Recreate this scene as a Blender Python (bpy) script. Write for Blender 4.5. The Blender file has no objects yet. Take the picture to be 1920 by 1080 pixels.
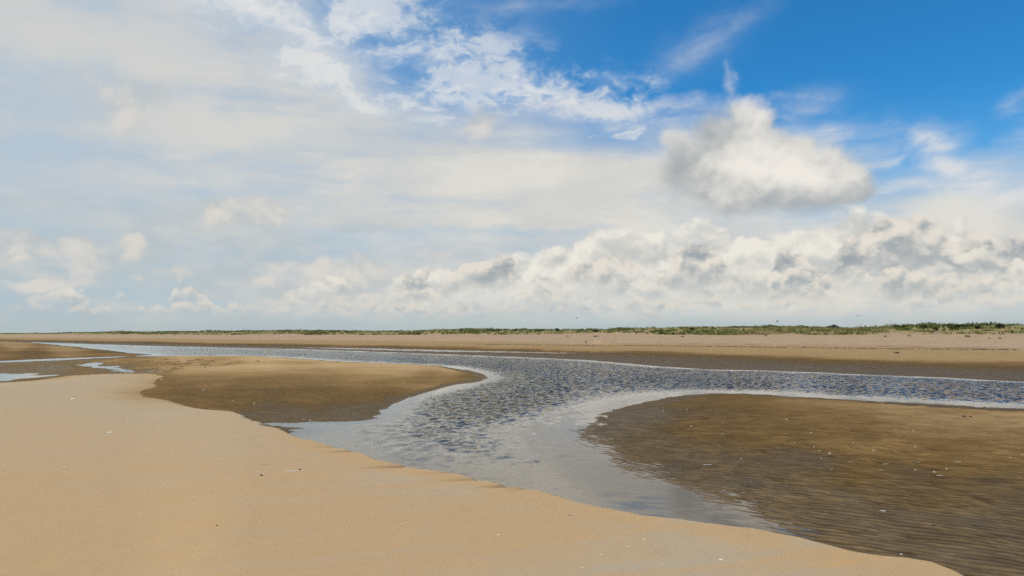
import bpy, bmesh, math, random
import numpy as np
from mathutils import Matrix, Vector

S = bpy.context.scene
R = math.radians
rng = np.random.default_rng(7)
random.seed(7)

# ------------------------------------------------------------------ camera
EYE = 1.8                      # metres above the channel's water level
FPX = 1507.0                   # focal length in pixels of a 1920 wide frame
PITCH, ROLL = 3.096, -0.24
cam_data = bpy.data.cameras.new("camera")
cam_data.sensor_width = 36.0
cam_data.lens = 36.0 * FPX / 1920.0
cam_data.clip_start = 0.05
cam_data.clip_end = 30000
cam = bpy.data.objects.new("camera", cam_data)
S.collection.objects.link(cam)
CM = Matrix.Rotation(R(90 + PITCH), 4, 'X') @ Matrix.Rotation(R(ROLL), 4, 'Z')
cam.matrix_world = Matrix.Translation((0, 0, EYE)) @ CM
S.camera = cam

# ------------------------------------------------------------------ sun and exposure
SUN_AZ, SUN_EL = -92.0, 44.0   # azimuth from the view axis (+Y), positive to the right
sd_ = bpy.data.lights.new("sun", 'SUN')
sd_.energy = 3.4
sd_.angle = R(0.53)
sd_.color = (1.0, 0.95, 0.86)
sun = bpy.data.objects.new("sun", sd_)
S.collection.objects.link(sun)
sv = Vector((math.sin(R(SUN_AZ)) * math.cos(R(SUN_EL)), math.cos(R(SUN_AZ)) * math.cos(R(SUN_EL)), math.sin(R(SUN_EL))))
sun.rotation_euler = sv.to_track_quat('Z', 'Y').to_euler()
S.view_settings.view_transform = 'Standard'
S.view_settings.look = 'None'
S.view_settings.exposure = 0.0
S.view_settings.gamma = 1.0
S.view_settings.use_curve_mapping = False
S.cycles.max_bounces = 6
S.cycles.transparent_max_bounces = 8
S.cycles.use_denoising = False
S.cycles.use_adaptive_sampling = True
S.cycles.adaptive_threshold = 0.03
S.cycles.adaptive_min_samples = 24
S.cycles.time_limit = 700
S.cycles.use_light_tree = False
S.cycles.pixel_filter_type = 'BLACKMAN_HARRIS'
S.cycles.sample_clamp_indirect = 4.0

CR = np.array(CM.to_3x3())      # columns: right, up, back


def ray(px, py):
    d = CR @ np.array([(px - 960) / FPX, (540 - py) / FPX, -1.0])
    return d


def ground(px, py, z=0.0):
    d = ray(px, py)
    t = (z - EYE) / d[2]
    return d[0] * t, d[1] * t


def azel(px, py):
    d = ray(px, py)
    return math.degrees(math.atan2(d[0], d[1])), math.degrees(math.atan2(d[2], math.hypot(d[0], d[1])))


def to_px(x, y, z=0.0):         # numpy, world -> photograph pixels (for tracing only)
    dx, dy, dz = x, y, z - EYE
    a = dx * CR[0, 0] + dy * CR[1, 0] + dz * CR[2, 0]
    b = dx * CR[0, 1] + dy * CR[1, 1] + dz * CR[2, 1]
    c = -(dx * CR[0, 2] + dy * CR[1, 2] + dz * CR[2, 2])
    c = np.maximum(c, 0.2)
    return 960 + FPX * a / c, 540 - FPX * b / c


def srgb(r, g, b):
    def f(c):
        c /= 255.0
        return c / 12.92 if c <= 0.04045 else ((c + 0.055) / 1.055) ** 2.4
    return (f(r), f(g), f(b))


# ------------------------------------------------------------------ node helper
class NT:
    def __init__(self, tree):
        self.t = tree
        self.n = tree.nodes
        self.l = tree.links

    def put(self, sock, v):
        if isinstance(v, bpy.types.NodeSocket):
            self.l.new(v, sock)
        elif isinstance(v, (tuple, list)):
            if len(v) == 3 and sock.type == 'RGBA':
                v = (*v, 1.0)
            sock.default_value = v
        else:
            sock.default_value = v

    def m(self, op, a, b=0.0, c=0.0, clamp=False):
        nd = self.n.new('ShaderNodeMath')
        nd.operation = op
        nd.use_clamp = clamp
        self.put(nd.inputs[0], a)
        self.put(nd.inputs[1], b)
        if op in ('MULTIPLY_ADD', 'SMOOTH_MAX', 'SMOOTH_MIN'):
            self.put(nd.inputs[2], c)
        return nd.outputs[0]

    def add(self, a, b): return self.m('ADD', a, b)
    def sub(self, a, b): return self.m('SUBTRACT', a, b)
    def mul(self, a, b): return self.m('MULTIPLY', a, b)
    def div(self, a, b): return self.m('DIVIDE', a, b)
    def mad(self, a, b, c): return self.m('MULTIPLY_ADD', a, b, c)
    def mx(self, a, b): return self.m('MAXIMUM', a, b)
    def mn(self, a, b): return self.m('MINIMUM', a, b)
    def smax(self, a, b, k): return self.m('SMOOTH_MAX', a, b, k)
    def clamp(self, a): return self.m('ADD', a, 0.0, clamp=True)

    def ss(self, x, lo, hi, o0=0.0, o1=1.0, kind='SMOOTHSTEP'):
        nd = self.n.new('ShaderNodeMapRange')
        nd.interpolation_type = kind
        for i, v in enumerate((x, lo, hi, o0, o1)):
            self.put(nd.inputs[i], v)
        return nd.outputs[0]

    def vm(self, op, a, b=(0, 0, 0), s=1.0):
        nd = self.n.new('ShaderNodeVectorMath')
        nd.operation = op
        self.put(nd.inputs[0], a)
        if op == 'SCALE':
            self.put(nd.inputs['Scale'], s)
        else:
            self.put(nd.inputs[1], b)
        return nd.outputs['Value'] if op in ('DOT_PRODUCT', 'LENGTH') else nd.outputs[0]

    def xyz(self, x, y, z):
        nd = self.n.new('ShaderNodeCombineXYZ')
        for i, v in enumerate((x, y, z)):
            self.put(nd.inputs[i], v)
        return nd.outputs[0]

    def sep(self, v):
        nd = self.n.new('ShaderNodeSeparateXYZ')
        self.put(nd.inputs[0], v)
        return nd.outputs[0], nd.outputs[1], nd.outputs[2]

    def noise(self, v, scale=1.0, detail=4.0, rough=0.5, dist=0.0, lac=2.0, color=False):
        nd = self.n.new('ShaderNodeTexNoise')
        self.put(nd.inputs['Vector'], v)
        nd.inputs['Scale'].default_value = scale
        nd.inputs['Detail'].default_value = detail
        nd.inputs['Roughness'].default_value = rough
        nd.inputs['Lacunarity'].default_value = lac
        nd.inputs['Distortion'].default_value = dist
        return nd.outputs['Color'] if color else nd.outputs['Fac']

    def voro(self, v, scale=1.0, detail=0.0, rough=0.5, smooth=None):
        nd = self.n.new('ShaderNodeTexVoronoi')
        if smooth is not None:
            nd.feature = 'SMOOTH_F1'
            nd.inputs['Smoothness'].default_value = smooth
        self.put(nd.inputs['Vector'], v)
        nd.inputs['Scale'].default_value = scale
        nd.inputs['Detail'].default_value = detail
        nd.inputs['Roughness'].default_value = rough
        return nd.outputs['Distance']

    def mix(self, f, a, b, blend='MIX'):
        nd = self.n.new('ShaderNodeMix')
        nd.data_type = 'RGBA'
        nd.blend_type = blend
        nd.clamp_factor = True
        self.put(nd.inputs['Factor'], f)
        self.put(nd.inputs[6], a)
        self.put(nd.inputs[7], b)
        return nd.outputs[2]

    def curve(self, x, pts, x0, x1, y0, y1):
        """piecewise smooth y(x) through pts, x outside [x0, x1] held."""
        nd = self.n.new('ShaderNodeFloatCurve')
        u = self.ss(x, x0, x1, 0.0, 1.0, 'LINEAR')
        self.put(nd.inputs['Value'], u)
        c = nd.mapping.curves[0]
        P = sorted(((px - x0) / (x1 - x0), (py - y0) / (y1 - y0)) for px, py in pts)
        while len(c.points) > 2:
            c.points.remove(c.points[1])
        c.points[0].location = P[0]
        c.points[1].location = P[-1]
        for q in P[1:-1]:
            c.points.new(*q)
        nd.mapping.extend = 'HORIZONTAL'
        nd.mapping.update()
        return self.ss(nd.outputs[0], 0.0, 1.0, y0, y1, 'LINEAR')


# ------------------------------------------------------------------ world: sky and clouds by direction
world = bpy.data.worlds.new("World")
S.world = world
world.use_nodes = True
world.cycles.sampling_method = 'MANUAL'
world.cycles.sample_map_resolution = 512
wt = world.node_tree
wt.nodes.clear()
w = NT(wt)
tc = wt.nodes.new('ShaderNodeTexCoord')
D = w.vm('NORMALIZE', tc.outputs['Generated'])
dx, dy, dz = w.sep(D)
A = w.mul(w.m('ARCTAN2', dx, dy), 57.29578)
E = w.mul(w.m('ARCSINE', dz), 57.29578)

sky = wt.nodes.new('ShaderNodeTexSky')
sky.sky_type = 'NISHITA'
sky.sun_disc = False
sky.sun_elevation = R(SUN_EL)
sky.sun_rotation = R(SUN_AZ)
sky.air_density = 1.0
sky.dust_density = 0.3
sky.ozone_density = 2.5
STR = 0.10                      # background strength


def K(c, g=1.0):                # sRGB triple as seen -> background colour value
    return tuple(v * g / STR for v in srgb(*c))


# direction with the lower half mirrored away (below the horizon only the ground can be seen)
Eu = w.mx(E, 0.05)
# low-frequency warp of the coordinates, so no envelope edge is a clean curve
wn = w.noise(w.vm('MULTIPLY', D, (1, 1, 1.6)), 5.0, 4, 0.55, color=True)
wx, wy, wz = w.sep(wn)
Aw = w.mad(w.sub(wx, 0.5), 7.0, A)
Ew = w.mad(w.sub(wy, 0.5), 4.0, Eu)
wn2 = w.noise(w.vm('MULTIPLY', D, (1, 1, 1.3)), 22.0, 3, 0.55, color=True)
vx, vy, vz = w.sep(wn2)
Af = w.mad(w.sub(vx, 0.5), 2.2, A)
Ef = w.mad(w.sub(vy, 0.5), 1.8, Eu)

wn3 = w.noise(D, 46.0, 3, 0.6, color=True)
ux, uy, uz = w.sep(wn3)
As = w.mad(w.sub(ux, 0.5), 1.3, w.mad(w.sub(vx, 0.5), 0.6, A))
Es = w.mad(w.sub(uy, 0.5), 1.1, w.mad(w.sub(vy, 0.5), 0.5, Eu))


def blob(px, py, rx, ry, rot=0.0, a=None, e=None, kind='gauss'):
    """elliptic bump centred on a photograph direction, radii given in photograph pixels"""
    a = a if a is not None else Af
    e = e if e is not None else Ef
    a0, e0 = azel(px, py)
    a1, _ = azel(px + 10, py)
    _, e1 = azel(px, py - 10)
    ra, re_ = abs(a1 - a0) / 10 * rx, abs(e1 - e0) / 10 * ry
    da, de = w.sub(a, a0), w.sub(e, e0)
    if rot:
        c, s = math.cos(R(rot)), math.sin(R(rot))
        da, de = w.add(w.mul(da, c), w.mul(de, s)), w.sub(w.mul(de, c), w.mul(da, s))
    qx, qy = w.mul(da, 1 / ra), w.mul(de, 1 / re_)
    q = w.add(w.mul(qx, qx), w.mul(qy, qy))
    if kind == 'gauss':
        return w.m('EXPONENT', w.mul(q, -1.0))
    return w.sub(1.0, w.m('SQRT', q))       # signed cone, 0 on the outline


def ecurve(pts, a=None, hold=None):
    P = [azel(px, py) for px, py in pts]
    x0, x1 = min(p[0] for p in P), max(p[0] for p in P)
    y0, y1 = min(p[1] for p in P) - 1, max(p[1] for p in P) + 1
    return w.curve(a if a is not None else A, P, x0, x1, y0, y1)


# flat cloud sheet coordinates (real perspective of a level layer)
inv = w.div(1.0, w.add(w.mx(dz, 0.0), 0.10))
Q = w.xyz(w.mul(dx, inv), w.mul(dy, inv), 0.0)

# --- 1 clear sky, deepened as in the photograph
base = w.mix(1.0, sky.outputs[0], (0.20, 0.90, 1.34), 'MULTIPLY')
base = w.mix(w.mul(w.ss(Eu, 26.0, 42.0), 0.55), base, w.mix(w.ss(A, -5.0, 25.0), K((58, 98, 140)), K((34, 98, 172))))
pale = w.ss(Eu, 3.0, 17.0, 1.0, 0.0)
base = w.mix(w.mul(w.m('POWER', pale, 1.1), 0.75), base, K((128, 182, 222)))
base = w.mix(w.ss(A, -34.0, 12.0, 0.65, 0.0), base, K((170, 190, 203)))
col = base

# --- 2 thin high sheet: left half and below the diagonal edge
edge = ecurve([(-900, -700), (-300, -520), (200, -300), (440, -90), (560, 10), (660, 110), (740, 190), (860, 222), (1000, 232), (1150, 258),
               (1250, 262), (1330, 285), (1420, 330), (1560, 370), (1700, 350), (1800, 330), (1920, 315), (2200, 300), (2800, 330)])
streak = w.noise(w.vm('MULTIPLY', Q, (0.55, 1.0, 1)), 1.3, 6, 0.55, 0.3)
sheet_in = w.sub(edge, w.mad(w.sub(wy, 0.5), 3.5, w.mad(w.sub(streak, 0.5), 5.0, Eu)))
sheet = w.ss(sheet_in, -2.2, 2.6)
bands = w.noise(w.xyz(w.mul(Aw, 0.040), w.mul(Ew, 0.42), 3.0), 1.0, 7, 0.60)
finew = w.noise(w.vm('MULTIPLY', D, (1, 1, 2.6)), 16.0, 6, 0.60, 0.5)
soft = w.noise(w.vm('MULTIPLY', D, (1, 1, 2.2)), 4.2, 5, 0.5, 0.2)
dens = w.mad(w.sub(bands, 0.5), 1.7, w.mad(w.sub(soft, 0.5), 1.0, w.mad(w.sub(finew, 0.5), 0.55, 0.80)))
# openings where the blue comes through the sheet
for (px, py, rx, ry, am) in ((130, 330, 320, 62, .34), (400, 470, 360, 30, .30), (640, 440, 260, 16, .40), (960, 432, 190, 9, .60),
                             (540, 330, 200, 40, .12), (300, 30, 260, 40, .16), (40, 560, 300, 45, .18), (400, 95, 160, 22, .14),
                             (760, 405, 90, 10, .15)):
    dens = w.sub(dens, w.mul(blob(px, py, rx, ry, 0, Aw, Ef), am))
for (px, py, rx, ry, am) in ((600, 250, 330, 70, .22), (1000, 330, 300, 60, .28), (600, 380, 420, 26, .10), (180, 120, 330, 60, .14), (1150, 420, 180, 45, .3)):
    dens = w.add(dens, w.mul(blob(px, py, rx, ry, 0, Aw, Ef), am))
sheet_a = w.mul(sheet, w.ss(dens, 0.0, 1.0, w.mx(w.ss(A, -30.0, -4.0, 0.66, 0.30), w.ss(Eu, 3.0, 12.0, 0.55, 0.3)), 0.97, 'LINEAR'))
greyn = w.noise(w.vm('MULTIPLY', D, (1, 1, 2.0)), 7.0, 4, 0.5)
leftness = w.ss(A, -34.0, 6.0, 0.0, 1.0)
scol = w.mix(leftness, K((189, 200, 208)), K((211, 210, 205)))
scol = w.mix(w.ss(w.mad(w.sub(finew, 0.5), 0.35, w.mad(w.sub(bands, 0.5), 0.6, greyn)), 0.36, 0.66), scol, w.mix(leftness, K((207, 208, 206)), K((226, 222, 213))))
low = w.ss(Eu, 3.0, 10.0, 1.0, 0.0)
scol = w.mix(w.mul(low, w.sub(1.0, leftness)), scol, K((180, 195, 202)))
col = w.mix(sheet_a, col, scol)

over = w.mul(w.ss(Eu, 24.0, 38.0), w.ss(w.mad(A, -0.007, streak), 0.28, 0.56))  # cloud overhead, out of view, added to grey the reflections in the water
over = w.mul(over, w.ss(A, -22.0, 20.0, 0.80, 0.04))
col = w.mix(over, col, K((205, 208, 208)))

# --- 3 small high ripples and wisps breaking off that edge
rip = w.noise(w.vm('MULTIPLY', Q, (1.0, 0.85, 1)), 4.6, 7, 0.62, 0.5)
cell = w.voro(w.vm('ADD', Q, w.vm('SCALE', w.noise(Q, 3.0, 3, 0.6, color=True), s=0.45)), 5.2, 2.0, 0.6)
rip = w.add(w.mul(rip, 0.68), w.mul(w.sub(0.95, cell), 0.32))
rip2 = w.noise(w.vm('MULTIPLY', Q, (1.0, 1.0, 1)), 1.5, 3, 0.5, 0.3)
band = w.ss(w.sub(Eu, edge), -3.0, 0.6)
top_e = ecurve([(300, -350), (560, -170), (760, -60), (900, 30), (1020, 80), (1150, 118), (1270, 150), (1400, 230), (1600, 330), (2200, 320)])
band = w.mul(band, w.ss(w.sub(w.mad(w.sub(rip2, 0.5), 6.0, top_e), Eu), -1.5, 4.0))
rfac = w.ss(w.add(rip, w.mul(w.sub(rip2, 0.5), 0.8)), 0.36, 0.60)
col = w.mix(w.mul(w.mul(band, rfac), 0.86), col, K((214, 220, 226)))
lown = w.noise(w.vm('MULTIPLY', D, (1, 1, 4.5)), 6.5, 6, 0.58, 0.2)
lowm = w.mul(w.mul(w.ss(Eu, 6.5, 9.5, 1.0, 0.0), w.ss(A, -8.0, 6.0, 1.0, 0.2)), w.ss(lown, 0.38, 0.60))
col = w.mix(w.mul(lowm, 0.62), col, w.mix(w.ss(w.noise(w.vm('MULTIPLY', D, (1, 1, 2.5)), 15.0, 4, 0.5), 0.4, 0.6), K((186, 193, 195)), K((210, 208, 202))))
fld = None
for (px, py, rx, ry, am, rot) in ((720, 60, 230, 110, 1.0, -20), (560, 60, 200, 90, .9, -15), (880, 150, 220, 90, .95, -15), (1080, 170, 170, 60, .75, -10), (1180, 160, 110, 40, .5, 0), (760, 190, 160, 50, .8, 0)):
    b = w.mul(blob(px, py, rx, ry, rot, Aw, Ew), am)
    fld = b if fld is None else w.mx(fld, b)
mott = w.noise(w.vm('ADD', w.vm('MULTIPLY', D, (1, 1, 1.9)), w.vm('SCALE', w.noise(D, 14.0, 3, 0.6, color=True), s=0.10)), 26.0, 6, 0.62)
mbig = w.noise(w.vm('MULTIPLY', D, (1, 1, 2.2)), 9.0, 4, 0.55, 0.3)
mc = w.mad(w.sub(mott, 0.5), 1.35, w.mad(w.sub(mbig, 0.5), 1.1, w.mul(w.sub(fld, 0.42), 0.42)))
fa = w.mul(w.ss(mc, -0.18, 0.30), w.ss(fld, 0.08, 0.5))
col = w.mix(w.mul(fa, 0.66), col, w.mix(w.ss(mc, -0.02, 0.26), K((176, 198, 220)), K((224, 227, 228))))
common = col
# bright ragged bank of the same layer, upper left of centre
bank = None
for (px, py, rx, ry, am, rot) in ((590, 75, 120, 42, 1.0, -22), (500, 30, 120, 30, .8, -15), (700, 20, 90, 30, .55, -10), (380, 10, 90, 25, .5, -5), (640, 110, 50, 26, .7, -30),
                                  (830, 105, 60, 26, .55, 0), (965, 148, 42, 26, .55, 0), (900, 125, 50, 22, .5, 0), (1140, 145, 30, 16, .4, 0)):
    b = w.mul(blob(px, py, rx, ry, rot), am)
    bank = b if bank is None else w.mx(bank, b)
bk = w.mul(bank, w.ss(rip, 0.28, 0.56, 0.30, 1.0))
col = w.mix(w.mul(bk, 0.9), col, K((232, 231, 229)))

wisp_n = w.noise(w.vm('MULTIPLY', Q, (1.0, 0.35, 1)), 3.2, 7, 0.6, 0.8)
wispf = w.noise(w.vm('MULTIPLY', D, (1, 1, 3.0)), 11.0, 6, 0.6, 0.6)
ws = None
for (px, py, rx, ry, am, rot) in ((1315, 85, 78, 36, .36, 24), (1385, 48, 60, 24, .22, 30), (960, 12, 60, 18, .30, 0), (1080, 5, 70, 12, .2, 0),
                                  (1060, 200, 95, 20, .95, -6), (1150, 205, 130, 16, .8, -8), (1140, 235, 60, 8, .22, 0),
                                  (1510, 205, 62, 26, .95, 3), (1430, 185, 60, 10, .5, 0), (1300, 200, 120, 14, .75, 0), (1240, 225, 110, 14, .7, 4),
                                  (1560, 265, 150, 34, .75, -6), (1650, 300, 90, 10, .6, 5), (1720, 345, 90, 12, .5, -6), (1368, 158, 11, 30, .55, 4), (1364, 134, 6, 16, .45, 0), (1376, 140, 5, 14, .35, 10),
                                  (1750, 268, 50, 32, .95, -14), (1770, 310, 60, 26, .9, -30), (1860, 340, 90, 24, .95, 8), (1890, 372, 110, 16, .8, 12),
                                  (1905, 200, 36, 16, .38, 30), (1915, 262, 40, 18, .5, 20), (2050, 240, 120, 50, .5, 10), (2300, 150, 200, 60, .4, 10)):
    b = w.mul(blob(px, py, rx, ry, rot), am)
    ws = b if ws is None else w.mx(ws, b)
wa = w.mul(ws, w.ss(w.add(w.mul(wispf, 0.70), w.mul(wisp_n, 0.30)), 0.36, 0.66, 0.20, 1.10))
col = w.mix(w.clamp(w.mul(wa, 0.95)), col, K((226, 225, 224)))

high = col

# --- 4 heaped clouds
def make_puff_group():
    g = bpy.data.node_groups.new("billow", 'ShaderNodeTree')
    g.interface.new_socket("Vector", in_out='INPUT', socket_type='NodeSocketVector')
    g.interface.new_socket("Scale", in_out='INPUT', socket_type='NodeSocketFloat')
    g.interface.new_socket("Value", in_out='OUTPUT', socket_type='NodeSocketFloat')
    gi = g.nodes.new('NodeGroupInput')
    go = g.nodes.new('NodeGroupOutput')
    h = NT(g)
    v = h.vm('SCALE', gi.outputs[0], s=1.0)
    v.node.inputs['Scale'].default_value = 1.0
    g.links.new(gi.outputs[1], v.node.inputs['Scale'])
    wrp = h.noise(v, 1.3, 3, 0.55, color=True)
    v2 = h.vm('ADD', v, h.vm('SCALE', h.vm('SUBTRACT', wrp, (0.5, 0.5, 0.5)), s=0.9))
    v1_ = h.voro(v2, 1.0, 3.0, 0.42)                 # rounded heads within heads
    fb = h.noise(v2, 1.7, 6, 0.58)
    val = h.add(h.mul(h.sub(0.75, v1_), 0.75), h.mul(h.sub(fb, 0.5), 0.75))
    g.links.new(val, go.inputs[0])
    return g


PUFF = make_puff_group()


def puff(v, scale):
    nd = wt.nodes.new('ShaderNodeGroup')
    nd.node_tree = PUFF
    w.put(nd.inputs[0], v)
    nd.inputs[1].default_value = scale
    return nd.outputs[0]


LIT = (-0.30, 0.0, 0.95)


def pair(scale, seed, eps, stretch=1.25):
    v = w.vm('ADD', w.vm('MULTIPLY', D, (1, 1, stretch)), (seed, seed * 0.7, -seed))
    a = puff(v, scale)
    b = puff(w.vm('ADD', v, tuple(c * eps for c in LIT)), scale)
    return a, w.sub(a, b)                            # value, and how much it falls off towards the light


# soft faint heaps on the left
pv, pd = pair(13.0, 3.1, 0.020)
soft_list = ((455, 398, 84, 30, .78), (405, 405, 40, 26, .5), (505, 396, 40, 26, .5), (60, 462, 74, 26, .72), (20, 455, 40, 26, .6), (145, 466, 52, 32, .75), (250, 468, 40, 34, .74), (250, 448, 18, 18, .5),
             (250, 190, 60, 42, .42), (300, 175, 40, 30, .3), (230, 240, 60, 50, .32), (130, 155, 120, 40, .30), (60, 215, 80, 40, .20), (120, 385, 100, 22, .34), (30, 380, 60, 30, .25),
             (780, 290, 50, 26, .30), (905, 225, 44, 30, .62), (900, 265, 70, 40, .3), (560, 500, 40, 12, .4), (340, 512, 36, 24, .66), (190, 505, 50, 22, .5), (500, 495, 60, 14, .35),
             (110, 535, 60, 18, .55), (60, 540, 60, 12, .4), (260, 520, 14, 8, .7), (600, 502, 22, 18, .85), (640, 520, 60, 22, .5), (480, 525, 44, 14, .6), (540, 545, 50, 18, .45),
             (400, 556, 70, 10, .5), (250, 576, 60, 8, .45), (70, 564, 30, 7, .4), (700, 530, 90, 26, .6), (630, 560, 90, 18, .35), (680, 490, 50, 26, .4), (800, 480, 55, 16, .55))
soft_m = None
for (px, py, rx, ry, am) in soft_list:
    b = w.mul(blob(px, py, rx * 1.1, ry * 1.15, 0, As, Es), am)
    soft_m = b if soft_m is None else w.add(soft_m, w.mul(b, w.sub(1.0, w.mul(soft_m, 0.8))))
sa = w.ss(w.mad(w.sub(pv, 0.20), 0.38, soft_m), 0.12, 0.60)
sa = w.mul(sa, w.ss(soft_m, 0.02, 0.25))
slit = w.ss(w.mad(pd, 1.2, w.mad(w.sub(soft_m, 0.35), 0.9, w.mul(w.sub(pv, 0.2), 0.3))), -0.25, 0.55)
softc = w.mix(slit, K((190, 195, 196)), K((222, 216, 207)))
col = w.mix(w.mul(sa, 0.80), col, softc)


def row(col, tops, base_px, scale, seed, eps, bright, shade, amp, hard, alpha=1.0, base_soft=1.6, deep=5.0, lit_gain=3.2, lit_bias=0.0, vert=0.55, thin=0.5):
    """one rank of heaped clouds: outline = envelope + billows, lit from above left, grey flat undersides"""
    pv, pd = pair(scale, seed, eps)
    top = ecurve(tops, a=Af)
    base = azel(960, base_px)[1]
    f = w.mad(w.sub(pv, 0.16), amp, w.sub(top, Ef))             # degrees inside the outline
    a = w.ss(f, 0.0, hard)
    a = w.mul(a, w.ss(w.mad(w.sub(vx, 0.5), 2.0, Eu), base - base_soft, base + base_soft))
    depth = w.ss(f, 0.0, deep, 1.0, 0.0, 'LINEAR')             # 1 at the crown, 0 deep below it
    lit = w.add(w.mul(pd, lit_gain), w.mad(w.sub(depth, 0.5), vert * 2, lit_bias))
    lowf = w.noise(w.vm('ADD', w.vm('MULTIPLY', D, (1, 1, 1.5)), (seed, 0, seed)), scale * 0.42, 3, 0.5)
    lit = w.mad(w.sub(lowf, 0.5), 1.5, lit)
    lit = w.ss(lit, -0.95, 1.20)
    c = w.mix(lit, shade, bright)
    # crowns are dense and sharp, undersides thin out into the haze between the ranks
    a = w.mul(a, w.ss(w.mad(w.sub(lowf, 0.5), 3.0, f), deep * 0.25, deep * 1.1, 1.0, thin))
    return w.mix(w.mul(a, alpha), col, c)


Lf = -3000, 640
rowA = [(-1500, 600), (300, 600), (620, 560), (740, 520), (800, 490), (900, 466), (1000, 445), (1080, 415), (1180, 396), (1270, 402), (1350, 400), (1440, 384), (1500, 376), (1580, 376), (1640, 372),
        (1700, 372), (1765, 366), (1820, 395), (1870, 420), (1960, 432), (2200, 420), (2600, 470), (3200, 500)]
col = row(col, rowA, 560, 17.0, 11.0, 0.016, K((238, 233, 222)), K((194, 196, 193)), 3.2, 1.0, 0.93, 2.6, 7.0, 3.2, 0.05, 0.35, 0.85)

# the large cumulus, right of centre, with its thin grey western skirt
skirt = w.mx(w.mul(blob(1325, 310, 120, 74), 0.95), w.mx(w.mul(blob(1270, 265, 46, 36), .8), w.mul(blob(1440, 330, 190, 70), 0.9)))
col = w.mix(w.mul(w.ss(w.mad(w.sub(vx, 0.5), 0.5, skirt), 0.15, 0.75), 0.88), col, w.mix(w.ss(Ef, azel(1300, 360)[1], azel(1300, 250)[1]), K((190, 194, 195)), K((221, 218, 212))))
pv, pd = pair(7.0, 27.0, 0.045)
bigf = None
for (px, py, rx, ry) in ((1398, 255, 76, 96), (1388, 205, 44, 40), (1430, 300, 110, 80), (1370, 335, 150, 80), (1470, 345, 170, 70), (1570, 345, 86, 56), (1300, 320, 80, 74), (1345, 250, 74, 70),
                         (1285, 275, 40, 52), (1242, 258, 14, 14), (1596, 335, 56, 48), (1540, 318, 54, 42), (1500, 310, 66, 50), (1400, 365, 150, 56), (1520, 370, 130, 50), (1275, 290, 56, 66), (1480, 290, 76, 64), (1560, 318, 80, 58), (1594, 345, 60, 52), (1380, 300, 120, 90)):
    b = w.mul(blob(px, py, rx, ry, 0, kind='cone'), min(rx, ry) / 60.0)
    bigf = b if bigf is None else w.smax(bigf, b, 0.22)
pvf, pdf = pair(24.0, 9.0, 0.012)
bf = w.mad(w.sub(pv, 0.22), 0.46, w.mad(w.sub(pvf, 0.2), 0.18, bigf))
ba = w.ss(bf, -0.05, w.ss(A, azel(1300, 300)[0], azel(1440, 300)[0], 0.62, 0.36))
bb = azel(1430, 398)[1]
ba = w.mul(ba, w.ss(w.mad(w.sub(vy, 0.5), 1.2, Eu), bb - 0.7, bb + 0.7))
core = blob(1455, 292, 120, 66, -25)
core2 = blob(1400, 215, 44, 56, 0)
under = w.ss(w.sub(Ef, bb), 0.0, 2.6, -0.95, 0.60)
lfside = w.ss(A, azel(1250, 300)[0], azel(1440, 300)[0], 0.05, 1.0)
lit = w.add(w.add(w.mad(pd, 1.7, w.mul(pdf, 0.7)), w.mul(core, 0.62)), w.add(w.mul(core2, 0.40), w.add(w.mul(under, 0.40), w.mul(lfside, 0.22))))
bc = w.mix(w.ss(lit, -0.30, 1.65), K((168, 174, 177)), K((240, 235, 226)))
col = w.mix(w.mul(ba, 0.96), col, bc)

rowB = [(-1500, 640), (500, 620), (760, 600), (820, 540), (850, 492), (880, 478), (930, 474), (980, 500), (1010, 540), (1040, 520), (1080, 482), (1120, 462), (1160, 462), (1200, 500), (1235, 505), (1262, 480),
        (1295, 440), (1330, 452), (1370, 490), (1410, 530), (1440, 500), (1470, 455), (1510, 462), (1545, 500), (1575, 470), (1610, 415), (1660, 400), (1720, 402), (1770, 408), (1810, 440), (1860, 430), (1920, 425), (2100, 440), (2600, 480)]
col = row(col, rowB, 532, 21.0, 5.0, 0.014, K((228, 221, 210)), K((152, 162, 168)), 1.9, 0.36, 0.92, 1.3, 3.4, 3.6, 0.0, 0.62)

rowB2 = [(-1500, 640), (400, 600), (560, 520), (620, 500), (680, 516), (740, 500), (800, 530), (860, 555), (920, 560), (980, 520), (1040, 500), (1090, 540), (1150, 545), (1190, 510), (1230, 500), (1270, 530), (1340, 520), (1390, 500), (1420, 480), (1480, 520), (1560, 520), (1600, 480), (1660, 470), (1720, 500), (1780, 470), (1850, 460), (1920, 470), (2200, 480), (2600, 520)]
col = row(col, rowB2, 546, 26.0, 57.0, 0.012, K((233, 227, 215)), K((170, 178, 180)), 2.0, 0.40, 0.85, 1.2, 2.6, 3.6, 0.10, 0.5)

rowC = [(-1500, 600), (-300, 560), (0, 545), (60, 556), (130, 530), (200, 552), (300, 548), (360, 530), (430, 556), (560, 546), (640, 540), (720, 535), (780, 504), (815, 520), (850, 560), (900, 566), (960, 545), (1020, 520), (1080, 556), (1150, 560), (1200, 538), (1240, 556), (1300, 522), (1350, 530), (1400, 566), (1450, 520), (1500, 492), (1550, 505), (1600, 545),
        (1680, 490), (1760, 500), (1850, 505), (1960, 500), (2300, 520), (2600, 560)]
col = row(col, rowC, 560, 30.0, 41.0, 0.010, K((229, 222, 209)), K((166, 175, 178)), 1.8, 0.36, 0.86, 1.0, 2.2, 3.6, 0.08, 0.6)
rowD = [(-1500, 600), (-200, 575), (100, 566), (300, 562), (500, 558), (700, 562), (860, 556), (1000, 560), (1150, 556), (1300, 548), (1400, 560), (1500, 540), (1620, 552), (1720, 545), (1800, 535), (1900, 552), (2300, 550), (2700, 580)]
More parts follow.
